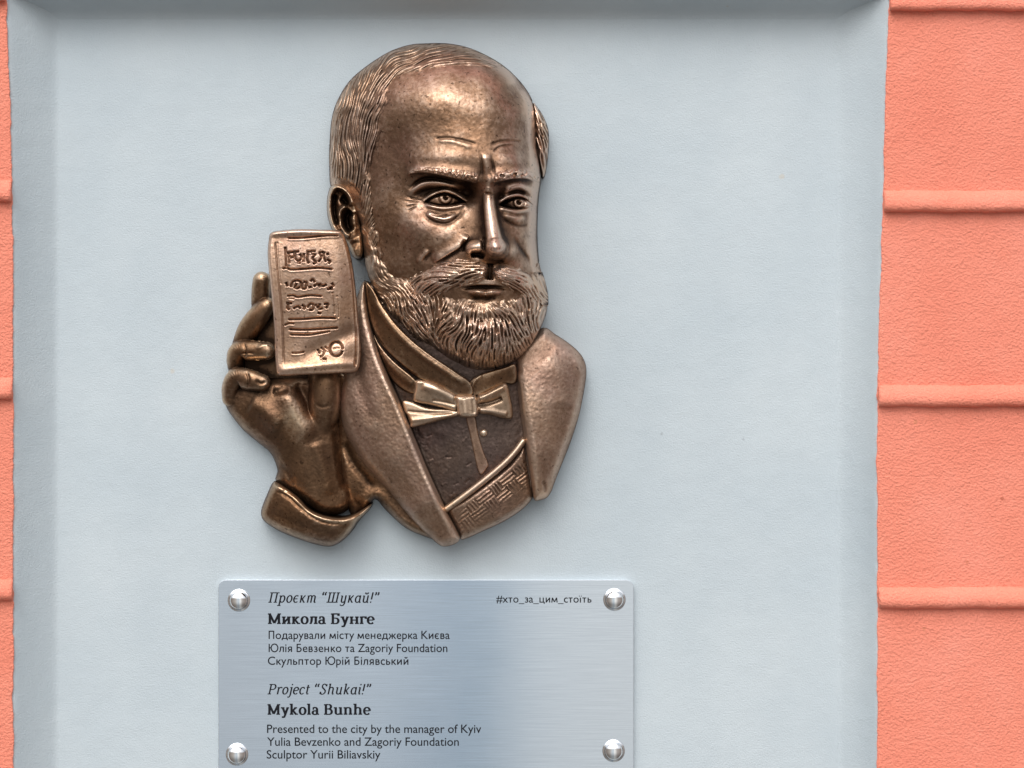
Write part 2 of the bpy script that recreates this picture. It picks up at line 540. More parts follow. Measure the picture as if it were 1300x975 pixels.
class Field:
    def __init__(s, x0, x1, y0, y1, step):
        s.x0, s.y0, s.st = x0, y0, step
        s.xs = np.arange(x0, x1 + step, step)
        s.ys = np.arange(y0, y1 + step, step)
        s.X, s.Y = np.meshgrid(s.xs, s.ys)
        s.H = np.zeros_like(s.X)

    def win(s, P, pad):
        i0 = max(0, int((P[:, 0].min() - pad - s.x0) / s.st))
        i1 = min(len(s.xs), int((P[:, 0].max() + pad - s.x0) / s.st) + 2)
        j0 = max(0, int((P[:, 1].min() - pad - s.y0) / s.st))
        j1 = min(len(s.ys), int((P[:, 1].max() + pad - s.y0) / s.st) + 2)
        if i1 <= i0 or j1 <= j0:
            return None
        return (slice(j0, j1), slice(i0, i1))

    def near(s, P, w):
        """distance, signed side and running parameter (0..1) to polyline P inside window w"""
        X, Y = s.X[w], s.Y[w]
        best = np.full(X.shape, 1e18)
        tt = np.zeros(X.shape)
        sg = np.ones(X.shape)
        m = len(P) - 1
        for i in range(m):
            ax, ay = P[i, 0], P[i, 1]
            dx, dy = P[i + 1, 0] - ax, P[i + 1, 1] - ay
            L = dx * dx + dy * dy + 1e-12
            px, py = X - ax, Y - ay
            u = np.clip((px * dx + py * dy) / L, 0, 1)
            d2 = (px - u * dx) ** 2 + (py - u * dy) ** 2
            k = d2 < best
            best = np.where(k, d2, best)
            tt = np.where(k, (i + u) / m, tt)
            sg = np.where(k, np.sign(dx * py - dy * px), sg)
        return np.sqrt(best), sg, tt

    def sdf(s, pts, closed_curve=True, n=8):
        P = cr(pts, True, n) if closed_curve else np.asarray(pts, float)
        P = np.concatenate([P, P[:1]])
        X, Y = s.X, s.Y
        best = np.full(X.shape, 1e18)
        ins = np.zeros(X.shape, bool)
        for i in range(len(P) - 1):
            ax, ay = P[i, :2]
            bx, by = P[i + 1, :2]
            dx, dy = bx - ax, by - ay
            L = dx * dx + dy * dy + 1e-12
            px, py = X - ax, Y - ay
            u = np.clip((px * dx + py * dy) / L, 0, 1)
            d2 = (px - u * dx) ** 2 + (py - u * dy) ** 2
            np.minimum(best, d2, out=best)
            if ay != by:
                c = ((ay > Y) != (by > Y)) & (X < dx * (Y - ay) / dy + ax)
                ins ^= c
        d = np.sqrt(best)
        return np.where(ins, -d, d)

    def brush(s, pts, amp, r, prof='g', taper=0.18, A=None, side=0):
        """raise (amp > 0) or carve (amp < 0) along a curve; points may carry a radius factor and an amplitude factor"""
        p = np.asarray(pts, float)
        P = cr(p) if len(p) > 1 else np.repeat(p, 2, 0) + np.array([[0] * p.shape[1], [1e-4] + [0] * (p.shape[1] - 1)])
        rr, aa = r, amp
        rmax = r * (P[:, 2].max() if p.shape[1] > 2 else 1)
        w = s.win(P, rmax * (3.2 if prof != 'fold' else 5))
        if w is None:
            return
        d, sg, t = s.near(P, w)
        ti = np.linspace(0, 1, len(P))
        if p.shape[1] > 2:
            rr = r * np.interp(t, ti, P[:, 2])
        if p.shape[1] > 3:
            aa = amp * np.interp(t, ti, P[:, 3])
        elif taper and len(p) > 1:
            aa = amp * smooth01(np.minimum(t, 1 - t) / taper)
        if prof == 'g':
            v = aa * np.exp(-(d / rr) ** 2)
        elif prof == 'round':
            v = aa * np.sqrt(np.clip(1 - (d / rr) ** 2, 0, 1))
        elif prof == 'flat':
            v = aa * smooth01((rr * 1.25 - d) / (rr * 0.5))
        elif prof == 'fold':       # one-sided: full at the line, dying away on the chosen side
            sd = d * sg * side
            v = aa * smooth01((sd + 1.2) / 2.4) * np.exp(-(np.clip(sd, 0, None) / rr) ** 1.5)
        T = s.H if A is None else A
        T[w] += v

    def blob(s, x, y, rx, ry, amp, rot=0.0, prof='g', A=None):
        c, q = math.cos(R(rot)), math.sin(R(rot))
        m = max(rx, ry) * 3
        w = s.win(np.array([[x - m, y - m], [x + m, y + m]]), 0)
        if w is None:
            return
        dx, dy = s.X[w] - x, s.Y[w] - y
        u, v = (dx * c + dy * q) / rx, (-dx * q + dy * c) / ry
        d2 = u * u + v * v
        T = s.H if A is None else A
        T[w] += amp * (np.exp(-d2) if prof == 'g' else np.sqrt(np.clip(1 - d2, 0, 1)))

    def at(s, x, y):
        return s.H[int(round((y - s.y0) / s.st)), int(round((x - s.x0) / s.st))]


def cast(name, F, H, sd, back, mat, parent=None, patina_shade=None, gain=0.10, bias=0.5, pal=3.0):
    """turn a height field inside an outline (sd < 0) into a solid-edged casting: a front sheet and side walls down to 'back'"""
    s = F.st
    gy, gx = np.gradient(sd, s)
    gl = np.sqrt(gx * gx + gy * gy) + 1e-9
    inside = sd < 0
    c = inside[:-1, :-1] | inside[1:, :-1] | inside[:-1, 1:] | inside[1:, 1:]
    far = sd > 1.6 * s
    c &= ~(far[:-1, :-1] | far[1:, :-1] | far[:-1, 1:] | far[1:, 1:])
    out = np.clip(sd, 0, None)
    X = F.X - out * gx / gl
    Y = F.Y - out * gy / gl
    if patina_shade is None:
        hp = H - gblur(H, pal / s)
        patina_shade = np.clip(bias + hp * gain, 0, 1)  # patina plus crease shade put into the colour, from local height
    idx = np.arange(H.size).reshape(H.shape)
    Q = np.stack([idx[:-1, :-1][c], idx[1:, :-1][c], idx[1:, 1:][c], idx[:-1, 1:][c]], 1)
    used, inv = np.unique(Q, return_inverse=True)
    Q = inv.reshape(-1, 4)
    V = P3a(X.ravel()[used], Y.ravel()[used], H.ravel()[used])
    pol = patina_shade.ravel()[used]
    E = np.concatenate([Q[:, [k, (k + 1) % 4]] for k in range(4)])
    key = np.minimum(E[:, 0], E[:, 1]).astype(np.int64) * len(used) + np.maximum(E[:, 0], E[:, 1])
    _, first, cnt = np.unique(key, return_index=True, return_counts=True)
    B = E[first[cnt == 1]]
    bu, binv = np.unique(B, return_inverse=True)
    B2 = binv.reshape(-1, 2)
    n0, nb = len(V), len(bu)
    top = V[bu]
    bot = top.copy()
    bot[:, 1] = np.maximum(top[:, 1], -back * U)
    V = np.concatenate([V, top, bot])
    pol = np.concatenate([pol, pol[bu], np.full(nb, 0.35)])
    S = np.stack([B2[:, 1] + n0, B2[:, 0] + n0, B2[:, 0] + n0 + nb, B2[:, 1] + n0 + nb], 1)
    return mesh_np(name, V, np.concatenate([Q, S]), mat, parent, True, pol)


def edge_round(H, sd, back, r, e):
    """round the rim: at the outline the surface has dropped to a share e of its height above 'back'"""
    t = np.clip(-sd / r, 0, 1)
    return back + (H - back) * (e + (1 - e) * np.sqrt(np.clip(1 - (1 - t) ** 2, 0, 1)))


class Flow:
    """hair direction interpolated between a few combed directions"""
    def __init__(s, ctrl, F, sig=1.0, wob=0.25, seed=1):
        c = np.asarray(ctrl, float)
        d = c[:, 2:4] / np.linalg.norm(c[:, 2:4], axis=1)[:, None]
        s.F = F
        s.st = 2.0
        xs = np.arange(F.xs[0], F.xs[-1] + 2, 2.0)
        ys = np.arange(F.ys[0], F.ys[-1] + 2, 2.0)
        X, Y = np.meshgrid(xs, ys)
        W = np.zeros(X.shape)
        vx, vy = np.zeros(X.shape), np.zeros(X.shape)
        for (x, y, _, _), (dx, dy) in zip(c, d):
            w = 1 / (((X - x) ** 2 + (Y - y) ** 2) + 40) ** 1.5
            W += w
            vx += w * dx
            vy += w * dy
        r = np.random.default_rng(seed)
        an = gblur(r.normal(0, 1, X.shape), 4.5)
        an *= wob / (an.std() + 1e-9)
        a = np.arctan2(vy, vx) + an
        s.vx, s.vy = np.cos(a), np.sin(a)

    def __call__(s, x, y):
        j = min(max(int((y - s.F.ys[0]) / 2), 0), s.vx.shape[0] - 1)
        i = min(max(int((x - s.F.xs[0]) / 2), 0), s.vx.shape[1] - 1)
        return s.vx[j, i], s.vy[j, i]


def comb(F, sd, flow, sepn, maxlen, depth, width, seed, tries=4000, minlen=5.0, margin=1.0):
    """evenly spaced strands along a flow, returned as a texture of incised grooves and raised locks"""
    r = np.random.default_rng(seed)
    T = np.zeros_like(F.H)
    occ = np.zeros((int((F.ys[-1] - F.ys[0]) * 2) + 8, int((F.xs[-1] - F.xs[0]) * 2) + 8), bool)
    occ2 = occ.copy()
    jj, ii = np.nonzero(sd < -margin)
    if len(jj) == 0:
        return T
    offs = [(a, b) for a in range(-12, 13) for b in range(-12, 13) if (a * a + b * b) * 0.25 <= sepn * sepn]
    oa = np.array(offs)
    ob = np.array([(a, b) for a, b in offs if (a * a + b * b) * 0.25 <= (0.55 * sepn) ** 2])

    def ok(x, y, g):
        j, i = int((y - F.y0) / F.st), int((x - F.x0) / F.st)
        if j < 0 or i < 0 or j >= F.H.shape[0] or i >= F.H.shape[1] or sd[j, i] > -margin:
            return False
        a, b = int((y - F.y0) * 2), int((x - F.x0) * 2)
        return not g[a, b]
    for _ in range(tries):
        k = r.integers(len(jj))
        x, y = F.xs[ii[k]], F.ys[jj[k]]
        if not ok(x, y, occ):
            continue
        L = maxlen * r.uniform(0.45, 1.0)
        half = []
        for sgn in (1, -1):
            px, py = x, y
            pts = []
            for _s in range(int(L / 2 / 1.5)):
                vx, vy = flow(px, py)
                px, py = px + 1.5 * sgn * vx, py + 1.5 * sgn * vy
                if not ok(px, py, occ2):
                    break
                pts.append((px, py))
            half.append(pts)
        line = half[1][::-1] + [(x, y)] + half[0]
        if len(line) * 1.5 < minlen:
            continue
        for (a, b) in line:
            aa, bb = int((b - F.y0) * 2), int((a - F.x0) * 2)
            q = oa + (aa, bb)
            q = q[(q[:, 0] >= 0) & (q[:, 1] >= 0) & (q[:, 0] < occ.shape[0]) & (q[:, 1] < occ.shape[1])]
            occ[q[:, 0], q[:, 1]] = True
            q = ob + (aa, bb)
            q = q[(q[:, 0] >= 0) & (q[:, 1] >= 0) & (q[:, 0] < occ.shape[0]) & (q[:, 1] < occ.shape[1])]
            occ2[q[:, 0], q[:, 1]] = True
        P = np.array(line)[::2]
        if len(P) < 2:
            P = np.array(line)
        w = F.win(P, width * 3)
        if w is None:
            continue
        d, sg, t = F.near(P, w)
        am = depth * r.uniform(0.45, 1.25)
        ta = smooth01(np.minimum(t, 1 - t) / 0.22)
        wd = width * r.uniform(0.75, 1.25)
        T[w] -= am * ta * np.exp(-(d / (wd * (0.5 + 0.5 * ta))) ** 2)
        # a lock rises on one side of the groove
        T[w] += am * 0.45 * ta * np.exp(-((d - wd * 1.7) / wd) ** 2) * (0.6 + 0.4 * sg)
    return np.clip(T, -depth * 1.5, depth)


# ------------------------------------------------------------------ the bronze relief
REL = empty("portrait_relief", P3(520, 694, 0),
            "bronze high relief of a balding bearded man in bow tie holding up an engraved note", "sculpture")


def build_head():
    F = Field(404, 706, 44, 482, 0.62)
    X, Y = F.X, F.Y
    outline = [(540, 55), (572, 55.5), (602, 63), (636, 81), (661, 104), (676, 128), (681, 157), (682, 187), (686, 212), (687, 228), (684.5, 248), (683, 269), (682.5, 300),
               (685, 335), (691, 356), (695, 376), (694, 396), (687, 415), (674, 439), (656, 458), (638, 467), (617, 471.5), (596, 470),
               (578, 462), (560, 451), (543, 440), (527, 434), (506, 414), (487, 391), (474, 366), (465, 342), (462, 322), (459, 300), (455, 280), (440, 262),
               (421, 240), (418, 214), (418, 188), (421, 151), (430, 124), (449, 97), (486, 70), (515, 58)]
    sd = F.sdf(outline)
    ctrl = [(555, 58, 40), (500, 66, 36), (610, 68, 40), (445, 105, 32), (660, 108, 42),
            (470, 92, 46), (510, 78, 62), (560, 76, 78), (610, 84, 80), (645, 104, 74),
            (430, 130, 36), (460, 125, 64), (500, 118, 94), (550, 108, 110), (600, 112, 114), (640, 128, 102), (668, 140, 78), (677, 145, 56),
            (421, 180, 34), (448, 180, 62), (485, 175, 90), (520, 165, 112), (560, 158, 124), (600, 160, 127), (640, 165, 114), (666, 180, 88), (680, 180, 54),
            (420, 220, 34), (448, 222, 58), (485, 218, 86), (520, 214, 108), (560, 208, 125), (590, 206, 131), (618, 205, 131), (650, 207, 122), (673, 214, 96), (685, 218, 62),
            (450, 262, 54), (485, 258, 84), (515, 252, 100), (540, 250, 108), (565, 250, 113), (595, 250, 117), (620, 252, 122), (640, 256, 115), (657, 258, 108), (673, 262, 90), (682, 265, 60),
            (462, 300, 56), (490, 298, 82), (515, 292, 101), (540, 290, 112), (570, 292, 118), (600, 292, 121), (622, 295, 124), (645, 296, 119), (664, 300, 102), (681, 304, 58),
            (465, 335, 52), (490, 335, 77), (520, 330, 98), (548, 328, 110), (575, 330, 119), (610, 332, 126), (640, 332, 123), (664, 336, 104), (685, 340, 60),
            (473, 360, 50), (500, 362, 74), (530, 360, 95), (560, 358, 112), (590, 358, 123), (620, 358, 127), (645, 360, 121), (670, 364, 100), (692, 370, 58),
            (488, 388, 50), (510, 392, 70), (540, 392, 93), (570, 388, 112), (600, 386, 125), (625, 386, 127), (650, 388, 118), (675, 392, 94), (692, 396, 58),
            (512, 418, 54), (540, 420, 84), (570, 418, 108), (600, 416, 124), (625, 416, 125), (650, 416, 112), (674, 420, 80),
            (545, 440, 62), (575, 444, 94), (605, 446, 110), (635, 445, 104), (660, 442, 78),
            (580, 461, 66), (610, 467, 74), (640, 463, 66)]
    B = tps(ctrl, X, Y)
    B0 = B.copy()
    F.H = B
    # ---- forehead and brow
    F.blob(556, 125, 40, 26, 4.0)
    F.blob(625, 150, 26, 36, 2.5)
    F.blob(500, 190, 20, 34, -4.5)                       # hollow temple
    F.blob(668, 205, 8, 20, -3)
    F.blob(566, 200, 34, 12, 5.0)                       # raised frown muscle, left
    F.blob(648, 203, 22, 11, 4.5)
    F.brush([(552, 176), (570, 175.5), (590, 179), (606, 184)], -1.4, 1.9)
    F.brush([(556, 179), (575, 179.5), (600, 188)], 1.0, 2.8)
    F.brush([(622, 184), (640, 179), (662, 179)], -1.4, 1.9)
    F.brush([(626, 193), (636, 186), (652, 184)], -1.3, 1.4)
    F.brush([(607, 187), (610.5, 201), (612, 216), (611.5, 230)], -1.9, 1.8, taper=0.5)
    F.brush([(616, 192), (617, 206), (619.5, 224), (620, 246)], 3.8, 6.5, taper=0.25)
    F.brush([(623, 193), (625, 205), (627.5, 220), (627.5, 236)], -2.0, 1.7, taper=0.5)
    F.brush([(613, 244.6), (620, 245.6), (627, 246)], -3.0, 1.3, taper=0.3)
    # ---- eye sockets
    F.blob(563, 247, 30, 14, -14, 3)
    F.blob(594, 243, 12, 13, -15)
    F.blob(536, 244, 16, 8, -5, -15)
    F.blob(657, 253, 20, 13, -12, 3)
    F.blob(636, 250, 8, 12, -8)
    # ---- brow ridges
    F.brush([(518, 222), (532, 219), (550, 220.5), (572, 225), (592, 229.5), (609, 234)], 9.5, 13, prof='fold', side=-1, taper=0.22)
    F.brush([(520, 219, .6, .3), (535, 216, .8, .7), (556, 217, 1, 1), (580, 221, 1.1, 1.1), (600, 225, 1.1, 1.15), (608, 227, .8, .7)], 6.0, 8.0)
    F.brush([(624, 233), (636, 230), (652, 227), (668, 227), (684, 232)], 8.5, 12, prof='fold', side=-1, taper=0.22)
    F.brush([(625, 227, .8, .7), (634, 223, 1.1, 1.1), (652, 220, 1, 1), (668, 220, .9, .9), (682, 225, .7, .5)], 5.5, 7.5)
    # hooded fold between brow and lid
    F.brush([(517, 250), (528, 239.5), (545, 233.5), (564, 234), (584, 241)], 5.5, 4.6, taper=0.25)
    F.brush([(519, 243), (530, 231), (545, 226.5), (570, 230), (600, 238)], -5.0, 2.8, taper=0.25)
    F.brush([(636, 250), (646, 240), (660, 236), (674, 243), (680, 253)], 5.0, 4.0, taper=0.25)

    # ---- eyes
    def eye(cx, cy, up, lo, ix, iy, ir, Rb):
        b = F.at(cx, cy)
        alm = np.concatenate([cr(up), cr(lo)[::-1][1:-1]])
        se = F.sdf(alm, closed_curve=False)
        F.brush([(x, y - 1.8) for x, y in up], 7.5, 3.8, taper=0.2)
        F.brush([(x, y - 7.0) for x, y in up[1:-1]], -3.6, 1.9, taper=0.3)
        F.brush([(x, y + 1.8) for x, y in lo], 6.0, 3.0, taper=0.2)
        d2 = (X - cx) ** 2 + (Y - cy) ** 2
        ball = b + 4.5 - d2 / (2 * Rb)
        di = np.sqrt((X - ix) ** 2 + (Y - iy) ** 2)
        ball -= 1.3 * np.exp(-((di - ir) / 1.1) ** 2)
        ball -= 4.5 * smooth01((3.9 - di) / 1.7)
        ball += 5.5 * np.exp(-(((X - ix - 1.6) ** 2 + (Y - iy + 1.4) ** 2) / 3.0))
        ball += 1.0 * smooth01((ir - di) / 2.5)
        k = smooth01(-se / 1.3)
        F.H = F.H * (1 - k) + ball * k
        F.brush([(x, y + 1.6) for x, y in up], -5.0, 1.5, taper=0.12)
        F.brush([(x, y - 1.2) for x, y in lo], -2.2, 1.1, taper=0.2)

    eye(564, 253, [(538, 256.5), (549, 249), (563, 245), (576, 247.5), (585, 252), (593, 257)],
        [(538, 256.5), (549, 260), (563, 262), (576, 260.8), (585, 258.8), (593, 257)], 566, 250.8, 8.8, 40)
    eye(656, 258, [(633, 260.5), (642, 253.5), (656, 250), (668, 253), (677, 261)],
        [(633, 260.5), (642, 264), (655, 266.3), (667, 264.5), (677, 261)], 658.8, 256.8, 7.8, 28)
    # bags, crow's feet
    F.brush([(541, 269), (551, 275), (566, 278), (580, 271)], 4.8, 4.4, taper=0.25)
    F.brush([(536, 268), (548, 280), (566, 283.5), (582, 275), (590, 264)], -2.0, 2.8, taper=0.25)
    F.brush([(545, 271.5), (556, 274), (574, 272)], -1.6, 1.0)
    F.brush([(552, 277), (562, 280), (572, 278.5)], -1.4, 0.9)
    F.brush([(638, 271), (654, 277), (668, 276)], 3.6, 3.6, taper=0.25)
    F.brush([(636, 274), (646, 282), (660, 287), (672, 284)], -2.2, 1.8, taper=0.25)
    for q in ([(534, 255.5), (524, 256), (513, 255)], [(531, 258.5), (522, 261), (514, 263)], [(530, 261.5), (523, 265), (517, 269)], [(537, 252), (526, 252), (516, 249)]):
        F.brush(q, -1.6, 1.2, taper=0.4)
    # ---- cheek
    F.blob(530, 288, 24, 17, 5.0, 20)
    F.blob(566, 297, 20, 9, 2.5, -35)
    F.blob(505, 312, 22, 20, -3.5)
    # ---- nose
    F.brush([(620, 240, .8, .3), (621, 256, .8, .72), (623, 275, .95, 1.0), (626, 296, 1.15, 1.2), (629, 312, 1.3, 1.2)], 17, 13)
    F.brush([(620, 244, .8, .12), (621, 256, .85, .75), (623, 275, .95, 1.0), (626.5, 298, 1.15, 1.05), (629.5, 312, 1.45, 1.0)], 11, 8.0, prof='flat')
    F.blob(630.5, 315.5, 16, 14, 10)
    F.blob(631, 316, 15.5, 14.5, 5, prof='round')
    F.blob(601.5, 313.5, 13, 10, 9, -20)
    F.blob(602, 313.5, 12, 9.5, 7, -20, prof='round')
    F.blob(650, 318, 7, 8, 6)
    F.brush([(592, 304), (588, 312), (589, 321)], -4.5, 3.0, taper=0.3)
    F.brush([(597, 323.5), (606, 322.5), (616, 327)], -9, 3.4, taper=0.25)
    F.brush([(616, 300), (613, 309), (615, 318)], -4.0, 2.4, taper=0.3)
    F.brush([(606, 330), (620, 334), (634, 334), (644, 330)], -4, 5, taper=0.3)
    # ---- nasolabial folds
    F.brush([(597, 298), (588, 311), (570, 323), (550, 335)], 5.5, 13, prof='fold', side=1, taper=0.2)
    F.brush([(596, 299), (587, 313), (569, 325), (550, 337)], -2.4, 4.0, taper=0.3)
    F.brush([(552, 317), (543, 325), (534, 336)], -2.4, 2.8, taper=0.4)
    F.brush([(545, 317), (537, 325), (529, 335)], 2.2, 3.4, taper=0.3)
    F.brush([(652, 300), (660, 315), (676, 335)], -2.5, 3.0, taper=0.3)
    F.brush([(668, 300), (672, 320), (682, 338)], 2.0, 4.0)
    # ---- philtrum and mouth
    F.brush([(622, 334), (622, 345), (621, 356)], -6, 4.5)
    F.brush([(584, 367), (596, 365.5), (613, 364.5), (632, 365), (646, 367)], -6.5, 2.2, taper=0.4)
    F.blob(607, 370.5, 10, 4.0, 9.0, 8)
    F.blob(625.5, 370.5, 8.5, 4.2, 8.5, -8)
    F.brush([(616, 367), (616.5, 374)], -2, 1.6)
    F.brush([(592, 378), (612, 381), (634, 378)], -3.0, 4.5, taper=0.3)
    # ---- small cast unevenness
    nz = gblur(rng.normal(0, 1, X.shape), 5.0)
    nz2 = gblur(rng.normal(0, 1, X.shape), 2.0)
    nz3 = gblur(rng.normal(0, 1, X.shape), 16.0)
    F.H = F.H + nz / nz.std() * 0.09 + nz2 / nz2.std() * 0.06 + nz3 / nz3.std() * 0.35
    HF_ = F.H.copy()

    # outlines of the hair parts
    hairline = [(380, 20), (560, 20), (700, 60), (700, 128), (679, 130), (668, 118), (656, 106), (636, 95), (607, 87), (572, 87), (538, 91), (512, 98), (498, 110), (492, 130),
                (485, 148), (482, 173), (477, 197), (472, 217), (473, 237), (477, 262), (480, 290), (482, 315), (470, 325), (458, 315), (456, 290), (455, 265), (452, 246), (444, 238), (430, 231), (415, 236), (380, 236)]
    rag = gblur(rng.normal(0, 1, X.shape), 3.2)
    rag /= rag.std()
    sh = F.sdf(hairline, n=5) + rag * 0.45
    beardp = [(456, 290), (478, 282), (481, 308), (486, 328), (494, 340), (507, 350), (522, 353), (536, 352), (549, 361), (560, 374), (574, 379), (592, 380), (614, 385), (636, 381), (652, 374), (664, 366), (672, 352), (680, 343), (689, 338),
              (720, 380), (700, 440), (650, 500), (590, 500), (520, 460), (470, 400), (450, 340)]
    sb = F.sdf(beardp, n=5) + rag * 1.3
    head_sd = sd + 2.2 * smooth01(0.5 - np.minimum(sh, sb) / 6.0)

    # ---- head (skin, face, eyes, neck of the casting)
    Hs = edge_round(HF_, sd, 0, 11, 0.42)
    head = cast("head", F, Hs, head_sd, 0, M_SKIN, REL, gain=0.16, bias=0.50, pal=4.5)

    # ---- hair
    fl = Flow([(640, 88, -1, -.45), (600, 74, -1, -.1), (560, 70, -1, .1), (560, 82, -1, .12), (520, 76, -1, .42), (520, 92, -1, .45), (490, 88, -1, .8), (500, 105, -.8, .9), (465, 108, -.7, 1),
               (485, 130, -.35, 1), (445, 130, -.35, 1), (460, 160, -.15, 1), (428, 165, 0, 1), (478, 170, -.2, 1), (440, 200, .08, 1), (465, 205, -.1, 1), (425, 215, .1, 1), (460, 235, -.15, 1),
               (466, 262, -.45, 1), (466, 290, -.55, 1), (668, 118, -.6, -1)], F, wob=0.16, seed=3)
    mask = np.maximum(sh, sd)
    T = comb(F, mask, fl, 2.2, 95, 2.1, 0.85, 11, tries=14000)
    lock = gblur(rng.normal(0, 1, X.shape), 6.0)
    Hh = B0 + 4.6 * smooth01(-sh / 9.0) - 1.4 + lock / lock.std() * 0.5
    Hh = edge_round(Hh, sd, 0, 13, 0.40)
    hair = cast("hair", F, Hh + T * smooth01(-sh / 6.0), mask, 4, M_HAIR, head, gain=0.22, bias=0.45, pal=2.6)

    # ---- beard
    fb = Flow([(464, 312, .2, 1), (468, 335, .3, 1), (480, 330, .5, 1), (478, 362, .5, 1), (498, 352, .55, .8), (500, 385, .6, .9), (518, 362, .4, .9), (520, 400, .5, .9), (535, 370, .1, 1), (540, 395, -.1, 1),
               (545, 425, .35, 1), (556, 395, -.3, 1), (570, 390, -.5, 1), (568, 420, -.25, 1), (575, 450, 0, 1), (592, 395, -.22, 1), (600, 430, -.08, 1), (610, 460, 0, 1), (618, 400, .02, 1), (640, 395, .22, 1),
               (640, 430, .12, 1), (640, 458, 0, 1), (660, 385, .5, 1), (665, 420, .2, 1), (680, 365, .6, 1), (682, 400, .1, 1), (690, 380, .2, 1)], F, wob=0.36, seed=5)
    rag2 = gblur(rng.normal(0, 1, X.shape), 2.2)
    rag2 /= rag2.std()
    mb = np.maximum(sb, sd + 0.9 * (rag2 + 0.2) * smooth01((Y - 415) / 30.0))
    T1 = comb(F, mb, fb, 3.3, 46, 3.6, 1.25, 21, tries=12000)
    T2 = comb(F, mb, fb, 2.3, 24, 1.7, 0.85, 22, tries=7000)
    lo = smooth01((Y - 375) / 45.0)                                # bolder locks towards the chin
    soft = 0.35 + 0.65 * smooth01((Y - 383) / 30.0 + smooth01((575 - X) / 20.0) + smooth01((X - 655) / 15.0))
    lk = gblur(rng.normal(0, 1, X.shape), 5.5)
    Hb = B0.copy()
    F.H = Hb
    F.brush([(560, 380), (552, 398), (553, 420), (565, 440)], -6, 6, taper=0.3)    # valley beside the chin
    F.brush([(662, 378), (668, 395), (668, 415)], -4, 5, taper=0.3)
    F.blob(612, 425, 46, 30, 6)
    F.blob(520, 385, 26, 20, 5, 30)
    F.brush([(580, 402), (615, 407), (648, 402)], -3, 7, taper=0.25)
    Hb = F.H + 5.5 * smooth01(-sb / 14.0) - 1.2 + lk / lk.std() * 1.0
    Hb = edge_round(Hb, sd, 20, 12, 0.48)
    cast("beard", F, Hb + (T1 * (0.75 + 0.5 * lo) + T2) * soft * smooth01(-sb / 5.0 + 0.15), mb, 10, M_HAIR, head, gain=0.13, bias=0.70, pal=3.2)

    # ---- moustache (two wings, one part each)
    wings = (([(619, 337), (610, 331), (596, 328.5), (577, 327), (558, 333), (540, 341), (526, 347), (517, 355), (519, 366), (514, 380), (528, 386), (544, 382), (558, 377), (572, 373), (588, 368), (604, 363), (615, 356), (620, 345)],
              [(612, 344, -1, .1), (596, 338, -1, .12), (590, 352, -1, .3), (572, 340, -1, .3), (570, 358, -1, .55), (550, 348, -1, .42), (548, 366, -.8, .8), (532, 352, -1, .3), (530, 370, -.6, 1)],
              [(612, 345), (594, 343), (572, 347), (550, 356), (532, 366)]),
             ([(627, 341), (634, 336), (644, 335), (658, 340), (672, 346), (692, 346), (735, 350), (735, 385), (690, 386), (670, 379), (658, 374), (646, 368), (634, 361), (627, 349)],
              [(632, 346, 1, .1), (645, 342, 1, .25), (646, 354, 1, .35), (662, 350, 1, .45), (676, 358, .8, .7), (682, 370, .5, 1)],
              [(632, 347), (648, 349), (664, 356), (680, 366)]))
    for wi, (poly, ctl, spine) in enumerate(wings):
        sm = F.sdf(poly) + rag * 0.8
        fm = Flow(ctl, F, wob=0.28, seed=8 + wi)
        F.H = B0.copy()
        F.brush([(x, y, 1, a) for (x, y), a in zip(spine, (.9, 1, 1, .85, .5))], 20, 14)
        Hm = F.H + 3.5 * smooth01(-sm / 7.0) - 3.0
        T = comb(F, sm, fm, 3.0, 60, 4.0, 1.2, 31 + wi, tries=3500, margin=0.2) + 0.6 * comb(F, sm, fm, 1.7, 12, 1.4, 0.7, 41 + wi, tries=2500, margin=0.2)
        mm = np.maximum(sm, sd - 1.0)
        Hm = edge_round(Hm, sd - 1.0, 20, 10, 0.5)
        Hm = edge_round(Hm, sm, 90, 6, 0.6)
        cast("moustache", F, Hm + T * smooth01(-sm / 2.5 + 0.3), mm, 30, M_HAIR, head, gain=0.15, bias=0.78, pal=3.2)

    # ---- eyebrows
    brows = (([(517, 218), (528, 212.5), (545, 211), (566, 213), (588, 215), (604, 218), (610, 225), (609, 234), (598, 231.5), (578, 226.5), (558, 222.5), (540, 220), (527, 221)],
              [(525, 216, -1, .1), (540, 216, -.8, .9), (560, 217, -.7, 1), (580, 220, -.5, 1), (600, 223, -.35, 1)]),
             ([(624, 226), (630, 218), (642, 214.5), (658, 213), (672, 216), (683, 222), (684.5, 231), (674, 228), (660, 226.5), (645, 228), (632, 232)],
              [(630, 223, .3, 1), (645, 219, .6, -1), (660, 218, .8, -.9), (676, 222, 1, -.6)]))
    for bi, (poly, ctl) in enumerate(brows):
        sm = F.sdf(poly)
        fm = Flow(ctl, F, wob=0.25, seed=14 + bi)
        T = comb(F, sm, fm, 4.0, 20, 5.5, 1.7, 51 + bi, tries=3000, margin=0.0, minlen=3)
        Hw = HF_ + 6.5 * smooth01(-sm / 6.0) - 0.9
        mm = np.maximum(sm, sd)
        Hw = edge_round(Hw, sd, 20, 10, 0.5)
        cast("eyebrow", F, Hw + T * smooth01(-sm / 2.0 + 0.2), mm, 30, M_HAIR, head, gain=0.18, bias=0.62, pal=3.0)

    # ---- tuft of hair behind the far temple
    sm = F.sdf([(677, 131), (683, 137), (689, 146), (695, 160), (697, 174), (696, 198), (692.5, 220), (688, 224), (682, 205), (679, 180), (677, 150)])
    fm = Flow([(684, 145, .4, 1), (690, 170, .25, 1), (690, 200, -.1, 1)], F, wob=0.15, seed=19)
    T = comb(F, sm, fm, 2.6, 45, 2.4, 1.0, 61, tries=2500, margin=0.0)
